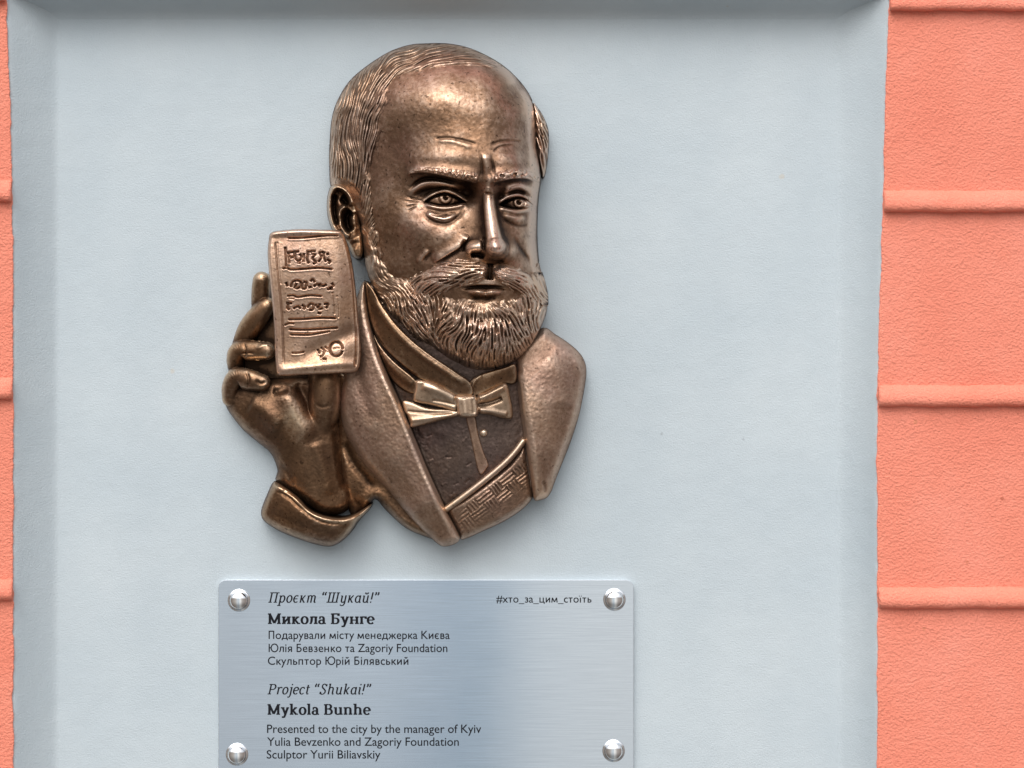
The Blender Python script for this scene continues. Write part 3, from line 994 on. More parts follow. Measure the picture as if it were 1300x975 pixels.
    Ht = edge_round(42 - 0.25 * (X - 680), sm, 0, 8, 0.45)
    cast("hair_tuft", F, Ht + T, sm, 0, M_HAIR, head, gain=0.2, bias=0.4, pal=2.5)
    return head


def build_ear(head):
    F = Field(408, 470, 226, 334, 0.45)
    X, Y = F.X, F.Y
    poly = [(417, 243), (421, 235.5), (428, 233), (437, 236), (445, 243), (451, 255), (456, 272), (459, 292), (461, 310), (461, 322), (457, 328), (450, 327.5), (445, 320), (439, 308), (429, 300), (421, 290), (416, 275), (414.8, 258)]
    sd = F.sdf(poly)
    F.H = 46 + 0.30 * (X - 415)
    F.brush([(447, 262), (446, 252), (440, 242), (430, 237), (422, 241), (418.5, 255), (419.5, 272), (424, 288), (431, 297)], 12, 4.4, taper=0.08)      # helix
    F.brush([(425, 246), (423.5, 258), (424.5, 272), (429, 286)], -9, 3.4, taper=0.15)
    F.brush([(432, 250), (438, 254), (441, 262)], -10, 4.5, taper=0.3)
    F.brush([(442, 261), (435, 264), (431, 272), (433, 287), (440, 297), (446, 300)], 8, 3.0, taper=0.15)     # antihelix
    F.brush([(447, 268), (441, 275), (442, 286), (447, 294)], -16, 5.0, taper=0.2)                            # bowl
    F.brush([(453, 268), (455, 280), (456, 300)], -9, 4.2, taper=0.2)
    F.blob(450, 304, 6, 4, 5)
    F.blob(451.5, 318, 7, 8, 7)
    nz = gblur(rng.normal(0, 1, X.shape), 3.0)
    H = edge_round(F.H + nz / nz.std() * 0.3, sd, 6, 4.5, 0.35)
    cast("ear", F, H, sd, 0, M_HAND, head, gain=0.10, bias=0.36, pal=3.0)


def grain(F, a1, s1, a2=0.0, s2=1.2):
    n = gblur(rng.normal(0, 1, F.X.shape), 2.2 * s1 / F.st)
    o = n / n.std() * a1 * 0.30
    if a2:
        n = gblur(rng.normal(0, 1, F.X.shape), 0.7 * s2 / F.st)
        o = o + n / n.std() * a2 * 0.34
    return o


def build_clothes():
    # ---- shirt front
    F = Field(455, 690, 340, 690, 0.75)
    X, Y = F.X, F.Y
    sd = F.sdf([(463, 356), (500, 380), (560, 420), (640, 440), (668, 440), (668, 520), (674, 580), (678, 620), (660, 640), (600, 662), (572, 656), (545, 605), (510, 520), (478, 440), (464, 390)], n=4)
    F.H = tps([(465, 370, 34), (500, 400, 50), (560, 440, 62), (620, 450, 62), (665, 450, 44), (480, 440, 38), (520, 500, 46), (560, 520, 52), (600, 520, 55), (650, 520, 48),
               (530, 560, 40), (570, 580, 47), (610, 580, 50), (660, 580, 44), (570, 640, 38), (640, 620, 40)], X, Y)
    F.H += grain(F, 0.5, 6, 0.25, 1.6)
    F.brush([(530, 548), (550, 545), (572, 552)], 1.0, 7)
    for _ in range(26):
        x_, y_ = rng.uniform(520, 600), rng.uniform(545, 640)
        a_ = rng.uniform(-0.9, 0.2)
        F.brush([(x_, y_), (x_ + 9 * math.cos(a_), y_ + 9 * math.sin(a_))], rng.uniform(-0.9, 0.7), 1.3)
    shirt = cast("shirt", F, edge_round(F.H, sd, 0, 4, 0.7), sd, 0, M_SHIRT, REL, gain=0.10, bias=0.45, pal=5)

    # ---- stand collar, two layers either side of the opening
    def collar(poly, ctrl, rim, seed):
        Fc = Field(min(p[0] for p in poly) - 4, max(p[0] for p in poly) + 4, min(p[1] for p in poly) - 4, max(p[1] for p in poly) + 4, 0.7)
        s_ = Fc.sdf(poly, n=5)
        Fc.H = tps(ctrl, Fc.X, Fc.Y) + grain(Fc, 0.35, 5, 0.15, 1.2)
        for r_ in rim:
            Fc.brush(r_[0], r_[1], r_[2], taper=0.1)
        cast("collar", Fc, edge_round(Fc.H, s_, 20, 2.5, 0.8), s_, 20, M_HAND, shirt, gain=0.10, bias=0.42, pal=4)
    # outer band that runs down to the bow
    collar([(464, 360), (472, 364), (486, 388), (503, 411), (524, 432), (550, 452), (580, 472), (598, 486), (600, 502), (580, 504), (556, 492), (530, 480), (505, 460), (486, 440), (474, 420), (467, 395)],
           [(466, 370, 44), (480, 410, 52), (505, 440, 62), (540, 470, 70), (575, 490, 74), (598, 496, 74), (470, 410, 44), (490, 442, 54), (520, 470, 62)],
           [([(474, 378), (488, 402), (508, 427), (534, 450), (566, 472), (592, 488)], 2.0, 3.5), ([(476, 424), (490, 444), (510, 463), (532, 479)], -2.0, 1.6)], 1)
    collar([(474, 424), (484, 440), (502, 460), (526, 480), (534, 492), (528, 500), (516, 498), (500, 486), (489, 468), (480, 446)],
           [(476, 428, 44), (490, 450, 52), (510, 472, 60), (528, 490, 64), (486, 460, 46), (505, 487, 54)],
           [([(484, 446), (494, 462), (510, 478), (524, 488)], 1.8, 4)], 2)
    collar([(594, 489), (600, 480), (612, 474), (640, 466), (654, 462), (657, 480), (652, 488), (640, 488), (622, 496), (607, 503), (597, 502)],
           [(596, 492, 66), (620, 485, 68), (652, 470, 60), (650, 486, 58), (605, 500, 66)],
           [([(598, 494), (603, 484), (612, 476)], 2.0, 2.0)], 3)

    # ---- placket and button
    Fp = Field(586, 626, 524, 610, 0.6)
    s_ = Fp.sdf([(591, 528), (603, 528), (607, 548), (613, 570), (620, 588), (619, 594), (611, 603), (606, 596), (601, 575), (596, 552)], n=4)
    Fp.H = 57 - 0.11 * (Fp.Y - 530) + 0.10 * (Fp.X - 600) + grain(Fp, 0.25, 4)
    cast("placket", Fp, edge_round(Fp.H, s_, 40, 2.5, 0.72), s_, 35, M_CLOTH, shirt, gain=0.10, bias=0.42)
    Fp = Field(606, 622, 541, 558, 0.4)
    dd = np.hypot(Fp.X - 614, Fp.Y - 549.5)
    s_ = dd - 5.0
    cast("button", Fp, 52 + 6.5 * np.sqrt(np.clip(1 - (dd / 5.6) ** 2, 0, 1)), s_, 40, M_GOLD, shirt, gain=0.1, bias=0.6)

    # ---- waistcoat: woven panel with a piped edge
    Fw = Field(560, 684, 548, 690, 0.6)
    X, Y = Fw.X, Fw.Y
    s_ = Fw.sdf([(566, 646), (590, 630), (616, 611), (644, 588), (662, 566), (668, 566), (672, 590), (676, 612), (677, 630), (664, 646), (640, 662), (612, 675), (594, 683), (584, 684), (575, 668)], n=5)
    Fw.H = tps([(570, 650, 50), (615, 618, 58), (660, 575, 54), (676, 630, 40), (640, 655, 46), (590, 680, 38), (620, 640, 54), (600, 660, 48)], X, Y)
    u = (X - 570) * 0.79 - (Y - 650) * 0.61               # along the piping
    v = (X - 570) * 0.61 + (Y - 650) * 0.79               # away from it
    nw = gblur(rng.normal(0, 1, X.shape), 9)
    nw /= nw.std()
    j = (np.floor((u + nw * 1.5) / 19.0) + np.floor((v - 6 + nw * 1.2) / 13.0)) % 2
    nz = gblur(rng.normal(0, 1, X.shape), 5)
    nz /= nz.std()
    w1 = np.sin((u + nz * 0.35) * 2 * np.pi / 4.6)
    w2 = np.sin((v + nz * 0.35) * 2 * np.pi / 4.6)
    fade = smooth01((v - 6) / 4.0) * smooth01((40 - v) / 22.0) * smooth01((X - 574) / 22) * (0.75 + 0.25 * np.clip(nz, -1, 1))
    Fw.H += np.where(j > 0, w1, w2) * 1.2 * fade + grain(Fw, 0.4, 3, 0.3, 1.0)
    wc = cast("waistcoat", Fw, edge_round(Fw.H, s_, 0, 9, 0.5), s_, 0, M_CLOTH, REL, gain=0.16, bias=0.46, pal=2.5)
    Fw.H = tps([(566, 646, 55), (615, 612, 64), (664, 560, 60)], X, Y) + grain(Fw, 0.2, 4)
    pip = [(567, 646), (590, 629), (612, 612), (636, 592), (652, 576), (664, 560)]
    Pp = cr(pip)
    w = (slice(0, X.shape[0]), slice(0, X.shape[1]))
    d, sg, t = Fw.near(Pp, w)
    cast("piping", Fw, 50 + 4 * np.sin(t * 3) + 8 * np.sqrt(np.clip(1 - (d / 4.6) ** 2, 0, 1)), d - 4.2, 44, M_GOLD, wc, gain=0.08, bias=0.42)

    # ---- jacket: body behind the hand, and two lapels
    Fj = Field(415, 600, 470, 702, 0.8)
    X, Y = Fj.X, Fj.Y
    s_ = Fj.sdf([(424, 480), (450, 480), (480, 540), (520, 610), (560, 670), (566, 690), (547, 684), (516, 671), (490, 648), (476, 634), (462, 650), (446, 654), (436, 620), (428, 560)], n=5)
    Fj.H = tps([(430, 500, 36), (440, 560, 30), (445, 620, 30), (470, 600, 36), (500, 640, 34), (540, 680, 30), (460, 540, 42), (520, 640, 44)], X, Y)
    Fj.brush([(452, 640), (480, 628), (510, 660), (545, 684)], 5, 8)
    Fj.brush([(435, 560), (450, 590), (475, 620)], -4, 5)
    Fj.H += grain(Fj, 0.5, 4, 0.3, 1.4)
    jk = cast("jacket", Fj, edge_round(Fj.H, s_, 0, 9, 0.5), s_, 0, M_HAND, REL, gain=0.10, bias=0.36, pal=4)

    Fl = Field(424, 596, 350, 702, 0.75)
    X, Y = Fl.X, Fl.Y
    s_ = Fl.sdf([(462, 357), (465, 372), (468, 400), (475, 428), (484, 455), (495, 481), (507, 507), (518, 533), (529, 560), (541, 590), (554, 619), (569, 651), (580, 672), (584, 684), (577, 691), (564, 694), (555, 690), (543, 679), (530, 668),
                 (514, 651), (498, 632), (480, 612), (461, 590), (446, 566), (434, 541), (430, 512), (432, 480), (438, 440), (446, 400), (454, 374)], n=5)
    Fl.H = tps([(462, 365, 50), (450, 400, 46), (470, 420, 58), (440, 470, 46), (485, 470, 66), (438, 520, 44), (470, 520, 62), (508, 518, 70), (460, 580, 46), (500, 580, 66), (532, 578, 70),
                (500, 628, 48), (535, 640, 64), (560, 640, 66), (550, 682, 48), (570, 684, 54), (580, 676, 58)], X, Y)
    Fl.brush([(466, 380), (476, 436), (502, 505), (526, 562), (552, 625), (576, 676)], 2.6, 6, taper=0.08)
    Fl.brush([(452, 440), (458, 490), (476, 540)], -2.5, 9)
    Fl.H += grain(Fl, 0.55, 5, 0.32, 1.5)
    cast("lapel", Fl, edge_round(Fl.H, s_, 10, 11, 0.5), s_, 0, M_CLOTH, jk, gain=0.12, bias=0.50, pal=4)

    Fr = Field(645, 752, 404, 644, 0.75)
    X, Y = Fr.X, Fr.Y
    s_ = Fr.sdf([(652, 455), (668, 430), (690, 416), (706, 425), (722, 435.5), (735, 447), (742, 458), (744.5, 470), (743, 488), (736, 524), (729, 548), (722, 568), (714, 588), (708, 603), (703, 616), (700, 624), (694, 632), (684, 635.5), (678, 634),
                 (675, 620), (672, 600), (668, 575), (664, 550), (660, 525), (657, 500), (654, 478)], n=5)
    Fr.H = tps([(656, 460, 58), (690, 422, 44), (730, 450, 40), (742, 475, 34), (700, 470, 58), (665, 500, 66), (700, 520, 62), (735, 520, 40), (672, 560, 68), (700, 570, 58), (720, 570, 40),
                (678, 610, 62), (696, 610, 50), (685, 632, 52)], X, Y)
    Fr.brush([(656, 470), (661, 520), (669, 575), (679, 630)], 4, 5, taper=0.08)
    Fr.brush([(690, 450), (715, 480), (718, 520)], 3, 14)
    Fr.brush([(728, 452), (738, 476), (730, 520), (712, 575), (698, 612)], 2.0, 4, taper=0.15)
    Fr.brush([(688, 610), (692, 618), (692, 626)], -2, 2.5)
    Fr.H += grain(Fr, 0.5, 5, 0.30, 1.5)
    cast("lapel", Fr, edge_round(Fr.H, s_, 10, 14, 0.42), s_, 0, M_CLOTH, jk, gain=0.12, bias=0.54, pal=4)

    # ---- bow tie
    bt = None
    pieces = (("tie_wing", [(511, 509), (524, 510), (545, 517), (580, 520), (582, 528), (560, 534), (545, 538), (523, 543), (520, 537), (517, 528), (513, 522)],
               [(515, 515, 58), (520, 538, 60), (550, 528, 64), (580, 524, 66), (530, 525, 62)], [([(516, 522), (540, 524), (578, 524)], -1.6, 1.7), ([(520, 534), (545, 531), (578, 526)], 2.2, 3)]),
              ("tie_wing", [(527, 484), (532, 482), (545, 484), (562, 491), (580, 502), (580, 521), (562, 518), (545, 514), (527, 510), (524, 503), (526, 494)],
               [(528, 490, 68), (528, 506, 66), (550, 500, 74), (578, 506, 72), (578, 518, 70), (555, 512, 69)], [([(535, 490), (555, 496), (578, 508)], 2.5, 4), ([(548, 508), (562, 510), (579, 514)], -1.6, 2.0)]),
              ("tie_wing", [(605, 503), (618, 496), (632, 488), (640, 486), (645, 490), (648, 503), (651, 520), (650, 531), (638, 531), (622, 527), (606, 523)],
               [(608, 506, 72), (608, 520, 70), (640, 490, 68), (648, 528, 60), (630, 508, 68)], [([(606, 514), (622, 511), (638, 505)], -5.0, 3.2), ([(608, 507), (625, 499), (641, 491)], 3, 3.2), ([(608, 520), (625, 522), (645, 526)], 2.5, 3)]))
    for nm, poly, ctrl, br in pieces:
        Fb = Field(min(p[0] for p in poly) - 4, max(p[0] for p in poly) + 4, min(p[1] for p in poly) - 4, max(p[1] for p in poly) + 4, 0.55)
        sb = Fb.sdf(poly, n=6)
        Fb.H = tps(ctrl, Fb.X, Fb.Y) + grain(Fb, 0.25, 4)
        for b_ in br:
            Fb.brush(b_[0], b_[1], b_[2], taper=0.12)
        if bt is None:
            bt = empty_part("bow_tie", P3(593, 516, 60), REL)
        cast(nm, Fb, edge_round(Fb.H, sb, 46, 5, 0.62), sb, 46, M_GOLD, bt, gain=0.10, bias=0.46)
    poly = [(578, 503), (585, 501.5), (597, 501), (604, 502), (607, 512), (608, 523), (605, 529), (594, 530.5), (585, 530), (581, 526), (579, 514)]
    Fb = Field(572, 614, 496, 536, 0.5)
    sb = Fb.sdf(poly, n=6)
    Fb.H = 79 + grain(Fb, 0.25, 4) - 0.012 * (Fb.X - 593) ** 2
    Fb.brush([(588, 505), (590, 516), (591, 527)], 1.8, 4)
    Fb.brush([(600, 505), (602, 527)], -1.2, 2)
    cast("tie_knot", Fb, edge_round(Fb.H, sb, 55, 5, 0.5), sb, 55, M_GOLD, bt, gain=0.1, bias=0.5)


def empty_part(name, loc, parent):
    o = bpy.data.objects.new(name, None)
    o.location = loc
    o.empty_display_size = 0.01
    COL.objects.link(o)
    o.parent = parent
    o.matrix_parent_inverse = parent.matrix_world.inverted()
    bpy.context.view_layer.update()
    return o


def smax(a, b, k):
    h = np.clip(0.5 + 0.5 * (a - b) / k, 0, 1)
    return b + (a - b) * h + k * h * (1 - h)


def smin(a, b, k):
    return -smax(-a, -b, k)


def build_hand():
    F = Field(272, 476, 334, 664, 0.65)
    X, Y = F.X, F.Y
    # palm and wrist
    palm = [(283, 503), (282, 490), (290, 478), (310, 478), (345, 480), (400, 478), (428, 480), (430, 520), (434, 560), (438, 600), (446, 632), (438, 650), (412, 654), (388, 640), (362, 622), (350, 610), (352, 596), (344, 576), (328, 562), (311, 548), (298, 533), (288, 518)]
    sp = F.sdf(palm, n=5)
    base = tps([(285, 500, 30), (300, 520, 36), (320, 545, 36), (345, 572, 32), (355, 600, 30), (330, 500, 46), (345, 530, 52), (375, 560, 50), (385, 600, 44), (400, 640, 38), (370, 505, 50), (395, 520, 42), (400, 560, 46), (425, 560, 38), (425, 600, 36),
                (440, 640, 30), (425, 500, 40), (360, 490, 44)], X, Y)
    F.H = edge_round(base, sp, 0, 13, 0.38)
    # heel of the thumb: raised ridge, the hollow beside it, knuckle pads
    F.brush([(355, 492), (368, 510), (382, 534), (398, 558)], 6.5, 13, taper=0.25)
    F.brush([(316, 512), (335, 522), (355, 545)], 5, 12, taper=0.2)
    F.brush([(376, 484), (388, 508), (398, 532)], -6, 6, taper=0.3)
    F.brush([(400, 560), (410, 590), (420, 630)], 3, 9)
    F.brush([(424, 545), (430, 580), (438, 625)], -4, 5)
    F.brush([(355, 590), (365, 600), (372, 618)], -2, 4)
    F.brush([(346, 496), (356, 497), (368, 492)], -3.5, 4.5, taper=0.3)
    H = F.H + grain(F, 0.5, 4, 0.2, 1.4)
    inner = F.sdf([(296, 450), (308, 424), (322, 400), (340, 384), (362, 384), (372, 440), (440, 455), (440, 490), (366, 494), (330, 494), (296, 486)], n=5)
    hin = edge_round(20 + 0 * X, inner, 0, 6, 0.4)
    H = np.where(sp < 0, np.maximum(H, np.where(inner < 0, hin, 0)), hin)
    sd = np.minimum(sp, inner)

    def digit(pts, k, zb):
        """a finger: a row of joints (x, y, radius, height of the axis)"""
        nonlocal H, sd
        P = cr(np.array(pts, float), n=8)
        w = (slice(0, X.shape[0]), slice(0, X.shape[1]))
        d, sg, t = F.near(P[:, :2], w)
        ti = np.linspace(0, 1, len(P))
        r = np.interp(t, ti, P[:, 2])
        z = np.interp(t, ti, P[:, 3])
        h = z + r * 1.05 * np.sqrt(np.clip(1 - (d / r) ** 2, 0, 1))
        s_ = d - r
        ins = smooth01(-s_ / 1.2 + 0.5)
        newH = np.where(s_ < 0.9, smax(h, np.where(sd < 0, H, -50.0), k), H)
        H = np.where(s_ < 0.9, newH, H)
        sd = np.minimum(sd, s_)

    digit([(332, 400, 12, 20), (331, 384, 12, 24), (331, 368, 11.6, 28), (332, 356, 11.2, 31)], 2, 0)            # index, behind the note
    digit([(306, 444, 13, 20), (314, 422, 14, 27), (324, 406, 14.0, 33), (335, 392, 11.5, 38), (339, 388, 10, 39)], 2, 0)  # middle
    digit([(300, 470, 10, 24), (299, 456, 11.5, 30), (304, 446, 12.5, 36), (322, 445, 12.0, 44), (338, 445.5, 10.8, 50)], 2, 0)         # ring
    digit([(292, 506, 10, 26), (293, 492, 11.5, 33), (300, 480, 12.5, 40), (316, 482, 12.5, 48), (332, 486, 10.5, 50)], 2.5, 0)       # little
    # thumb rises behind the note
    digit([(404, 550, 15, 26), (410, 528, 19, 32), (411.5, 508, 20.5, 36), (412, 486, 20.5, 36), (412, 474, 20, 34)], 5, 0)
    F.H = H
    # finger creases, nails
    F.brush([(309, 434), (312, 446), (309, 458)], -1.6, 1.6, taper=0.3)
    F.brush([(302, 450), (314, 448), (324, 449)], -2.4, 1.5, taper=0.3)
    F.brush([(312, 470), (316, 482), (313, 494)], -2.2, 1.8, taper=0.3)
    F.brush([(324, 482), (331, 487), (339, 484)], -2.4, 2.2, taper=0.3)
    F.brush([(325, 444), (334, 438), (342, 438)], 1.6, 2.4, taper=0.3)
    F.brush([(400, 512), (409, 517), (419, 514)], -1.0, 2.2)
    hp = F.H - gblur(F.H, 5 / F.st)
    pol = np.clip(0.40 + hp * 0.055 + 0.45 * np.exp(-(((X - 378) / 18) ** 2 + ((Y - 528) / 24) ** 2)), 0, 1)  # last term paints a highlight into the colour on the thumb's ridge
    sdg = gblur(sd, 1.0)
    cast("hand", F, F.H, sdg, 0, M_HAND, REL, patina_shade=pol)

    # ---- cuff of the sleeve
    Fc = Field(322, 482, 602, 702, 0.65)
    X, Y = Fc.X, Fc.Y
    poly = [(346, 613), (352, 612), (366, 621), (380, 632), (392, 645), (408, 653), (430, 657), (448, 653), (462, 645), (472, 639), (468, 648), (455, 662), (447, 674), (438, 684), (428, 691), (417, 694), (400, 691), (378, 684), (356, 675), (338, 664), (332, 656), (332, 646), (338, 630)]
    s_ = Fc.sdf(poly, n=5)
    Fc.H = tps([(348, 616, 42), (335, 648, 34), (360, 650, 50), (390, 650, 60), (400, 670, 56), (420, 665, 60), (420, 688, 42), (445, 665, 50), (465, 645, 40), (360, 672, 40)], X, Y)
    Fc.brush([(349, 615), (366, 624), (380, 636), (394, 649), (412, 657), (436, 659), (456, 651)], 5.0, 4.2, taper=0.08)
    Fc.brush([(352, 622), (368, 632), (382, 645), (398, 657), (418, 664), (440, 664)], -3.2, 2.6, taper=0.15)
    Fc.brush([(358, 622), (372, 629), (386, 641)], -1.8, 1.3)
    Fc.brush([(340, 655), (365, 668), (400, 680), (425, 682)], 2.0, 5)
    Fc.H += grain(Fc, 0.6, 4, 0.3, 1.4)
    cast("cuff", Fc, edge_round(Fc.H, s_, 0, 9, 0.5), s_, 0, M_HAND, bpy.data.objects["jacket"], gain=0.10, bias=0.40, pal=4)


def build_note():
    F = Field(334, 464, 286, 482, 0.5)
    X, Y = F.X, F.Y
    poly = [(341.5, 302), (343, 297), (348, 294), (363, 292), (382, 290.8), (408, 291.5), (428, 292.3), (434, 294.5), (438.5, 303), (443, 318), (447, 336), (450, 356), (452.5, 380), (454.5, 405), (456.5, 427), (457.8, 445), (457, 460), (455, 468), (450, 472.5),
            (430, 474), (405, 475.5), (379, 476.5), (358, 477), (352.5, 475), (350.5, 468), (349.3, 450), (348, 420), (346.5, 396), (343.5, 366), (341, 340), (339.8, 320)]
    sd = F.sdf(poly, n=5)
    v = (Y - 292) / 184.0
    u = (X - (341 + 9 * v)) / 103.0
    F.H = 76 + 6 * np.cos((u - 0.45) * 2.6) + 5 * np.sin(v * 5.0 + 0.5) - 10 * (v - 0.5) ** 2 - 5 * smooth01((u - 0.8) / 0.25)
    F.H += 5.0 * smooth01((0.06 - v) / 0.06)                                   # curled top edge
    F.brush([(380, 455), (410, 440), (440, 425), (456, 418)], -5, 10, taper=0.25)   # dent across the foot
    F.brush([(352, 470), (390, 466), (430, 462), (452, 462)], 3, 5, taper=0.1)
    F.H += grain(F, 0.45, 6, 0.14, 1.2)

    def cut(pts, a=-3.2, r=1.25, t=0.08):
        F.brush(pts, a, r, taper=t)
        F.brush([(x, y + 2.4) for x, y in pts], 0.9, 1.3, taper=t)
    # frame lines
    cut([(349.5, 306), (351, 330), (354, 360), (357.5, 398), (359, 430), (360, 466)], -2.2, 1.3)
    cut([(352, 306), (354, 335), (356.5, 362)], -1.2, 0.8)
    cut([(437, 303), (443, 326), (448, 360), (451, 400), (452.5, 440), (451, 468)], -3.0, 1.3)
    cut([(364, 302), (380, 302), (398, 300.5), (415, 299), (431, 299)], -2.6, 1.1)
    cut([(422, 370), (424, 385), (425, 400)], -1.3, 0.9)
    cut([(428, 374), (430, 390), (430, 404)], -1.2, 0.8)
    r = np.random.default_rng(77)

    def mark(x, y, pts, w=1.3, a=-3.8):
        cut([(x + p[0], y + p[1]) for p in pts], a, w, 0.06)
    # first row: tall cut characters
    mark(362, 313, [(0, 0), (1, 12), (1.5, 26)])
    for i, g in enumerate(([(0, 8), (8, 7), (16, 6)], [(2, 8), (3, 22)], [(4, 14), (9, 13)], [(10, 7), (11, 15), (15, 18), (19, 14), (16, 9)], [(13, 20), (18, 21)], [(22, 8), (21, 20)],
                           [(25, 7), (32, 6), (37, 6)], [(27, 8), (26, 16), (28, 22)], [(31, 9), (36, 10), (33, 15), (37, 20), (33, 22)], [(40, 20), (44, 14), (42, 8), (47, 7)], [(48, 6), (47, 13), (50, 20)], [(50, 10), (54, 9)], [(51, 16), (55, 19), (53, 22)])):
        mark(364, 313, g)
    cut([(358, 341), (364, 340), (369, 342), (384, 341.5), (405, 340), (424, 342)], -3.6, 1.3)
    # second row
    for g in ([(0, 3), (2, 9)], [(6, 10), (9, 3), (15, 1), (20, 4)], [(10, 9), (14, 11), (18, 9)], [(13, 4), (12, 9)], [(21, 3), (20, 10), (25, 11), (26, 4), (22, 3)], [(28, 10), (33, 9)], [(31, 3), (34, 0), (37, 4)], [(35, 9), (40, 6), (44, 10)],
              [(42, 5), (47, 8), (52, 6)], [(55, 11), (60, 8), (58, 4)], [(52, 12), (60, 12)]):
        mark(363, 355, g, 1.4)
    cut([(364, 376), (372, 375), (378, 377), (394, 375), (410, 376)], -3.4, 1.2)
    cut([(366, 378.5), (374, 379)], -2, 0.9)
    # third row
    for g in ([(0, 2), (8, 2)], [(3, 3), (2, 8), (5, 10)], [(9, 9), (15, 6), (19, 9)], [(20, 4), (24, 7), (22, 10)], [(27, 8), (31, 3), (35, 4), (34, 10), (29, 10)], [(37, 3), (41, 8)], [(43, 2), (42, 9), (47, 8)], [(48, 3), (53, 3), (51, 9)], [(40, 14), (45, 15)]):
        mark(363, 383, g, 1.4)
    cut([(365, 405.5), (385, 405), (405, 403.5), (428, 404)], -3.4, 1.3)
    cut([(361, 413), (367, 410.5), (374, 411)], -2.6, 1.1)
    cut([(366, 418), (390, 418.5), (415, 417), (430, 416)], -3.6, 1.4)
    cut([(367, 424.5), (390, 425), (405, 423), (420, 420)], -3.0, 1.3)
    cut([(370, 448), (378, 448), (387, 446.5)], -2.2, 1.0)
    for g in ([(0, 0), (3, 6)], [(4, -2), (9, 2), (7, 8), (3, 10)], [(6, 12), (12, 13)], [(9, -3), (14, 0)]):
        mark(403, 443, g, 1.1, -2.4)
    ring = [(427 + 8.2 * math.cos(a), 443 + 9 * math.sin(a)) for a in np.linspace(0.2, 2 * math.pi + 0.1, 14)]
    F.brush(ring, -3.4, 1.3, taper=0.03)
    F.blob(427, 443, 6.5, 7, 1.0)
    F.brush([(422, 443), (427, 441.5), (432, 442)], -1.6, 0.9)
    cast("banknote", F, edge_round(F.H, sd, 58, 4.0, 0.55), sd, 62, M_NOTE, REL, gain=0.14, bias=0.54, pal=2.6)


HEAD = build_head()
build_ear(HEAD)
build_clothes()
build_hand()
build_note()


# ------------------------------------------------------------------ steel plaque, its screws and its lettering
PH0, PH1 = 3.0, 8.0


def rounded_rect(x0, x1, y0, y1, r, n=8):
    pts = []
    for cx, cy, a in ((x1 - r, y0 + r, -90), (x1 - r, y1 - r, 0), (x0 + r, y1 - r, 90), (x0 + r, y0 + r, 180)):
        for k in range(n + 1):
            t = R(a + 90.0 * k / n)
            pts.append((cx + r * math.cos(t), cy + r * math.sin(t)))
    return pts


def build_plaque():
    t = empty("plaque", P3(541, 1002, 0), "brushed steel plaque with black Cyrillic and English lettering, screwed on below the relief", "plaque")
    rows = []
    for ins, h in ((0.0, PH0 - 3.0), (0.0, PH1 - 0.25), (0.08, PH1 - 0.06), (0.25, PH1)):
        pts = rounded_rect(277.3 + ins, 804.3 - ins, 736.2 + ins, 1002 - ins, 10 - ins)
        rows.append([P3(x, y, h) for x, y in pts])
    n = len(rows[0])
    V = [v for r_ in rows for v in r_]
    f = []
    for k in range(3):
        for i in range(n):
            j = (i + 1) % n
            f.append((k * n + i, k * n + j, (k + 1) * n + j, (k + 1) * n + i))
    f.append(tuple(3 * n + i for i in range(n))[::-1])
    o = mesh_np("plate", V, [q[::-1] for q in f], M_PLATE, t, smooth=False)
    me = o.data
    uv = me.uv_layers.new(name="UVMap")
    for l in me.loops:
        c = me.vertices[l.vertex_index].co
        uv.data[l.index].uv = (c.x, c.z)
    return t


PLQ = build_plaque()


def build_screw():
    prof = [(14.2, 0), (14.2, 1.6), (13.6, 2.6), (12.6, 3.0), (12.2, 3.2), (12.0, 4.4), (11.4, 6.4), (10.2, 8.4), (8.4, 10.2), (6.2, 11.5), (3.6, 12.3), (1.6, 12.55)]
    n = 48
    V, f = [], []
    for r_, h in prof:
        for i in range(n):
            a = 2 * math.pi * i / n
            V.append((r_ * math.cos(a) * U, -h * 0.8 * U, r_ * math.sin(a) * U))
    for k in range(len(prof) - 1):
        for i in range(n):
            j = (i + 1) % n
            f.append((k * n + i, k * n + j, (k + 1) * n + j, (k + 1) * n + i))
    V.append((0, -12.6 * 0.8 * U, 0))
    c = len(V) - 1
    for i in range(n):
        f.append(((len(prof) - 1) * n + i, (len(prof) - 1) * n + (i + 1) % n, c))
    me = bpy.data.meshes.new("screw")
    me.from_pydata(V, [], f)
    me.polygons.foreach_set("use_smooth", [True] * len(f))
    me.materials.append(M_SCREW)
    me.update()
    return me


SCREW = build_screw()
for x, y in ((303.5, 762), (780, 761), (301, 957.5), (779, 953)):
    o = bpy.data.objects.new("screw", SCREW)
    o.location = P3(x, y, PH1 - 0.2)
    link(o, PLQ)


# ---- lettering. Glyphs are drawn as strokes; plain Latin letters of the small text come from Blender's own font.
def L(*p):
    return ('L', [(p[i], p[i + 1]) for i in range(0, len(p), 2)])


def A(cx, cy, rx, ry, a0, a1):
    n = max(5, int(abs(a1 - a0) / 15))
    return ('L', [(cx + rx * math.cos(R(a0 + (a1 - a0) * k / n)), cy + ry * math.sin(R(a0 + (a1 - a0) * k / n))) for k in range(n + 1)])


def V_(x, y0=0, y1=50):
    return L(x, y0, x, y1)


def S(x, y, l=11, r=11):
    return ('S', (x, y, l, r))


def C(x, y, r):
    return ('C', (x, y, r))


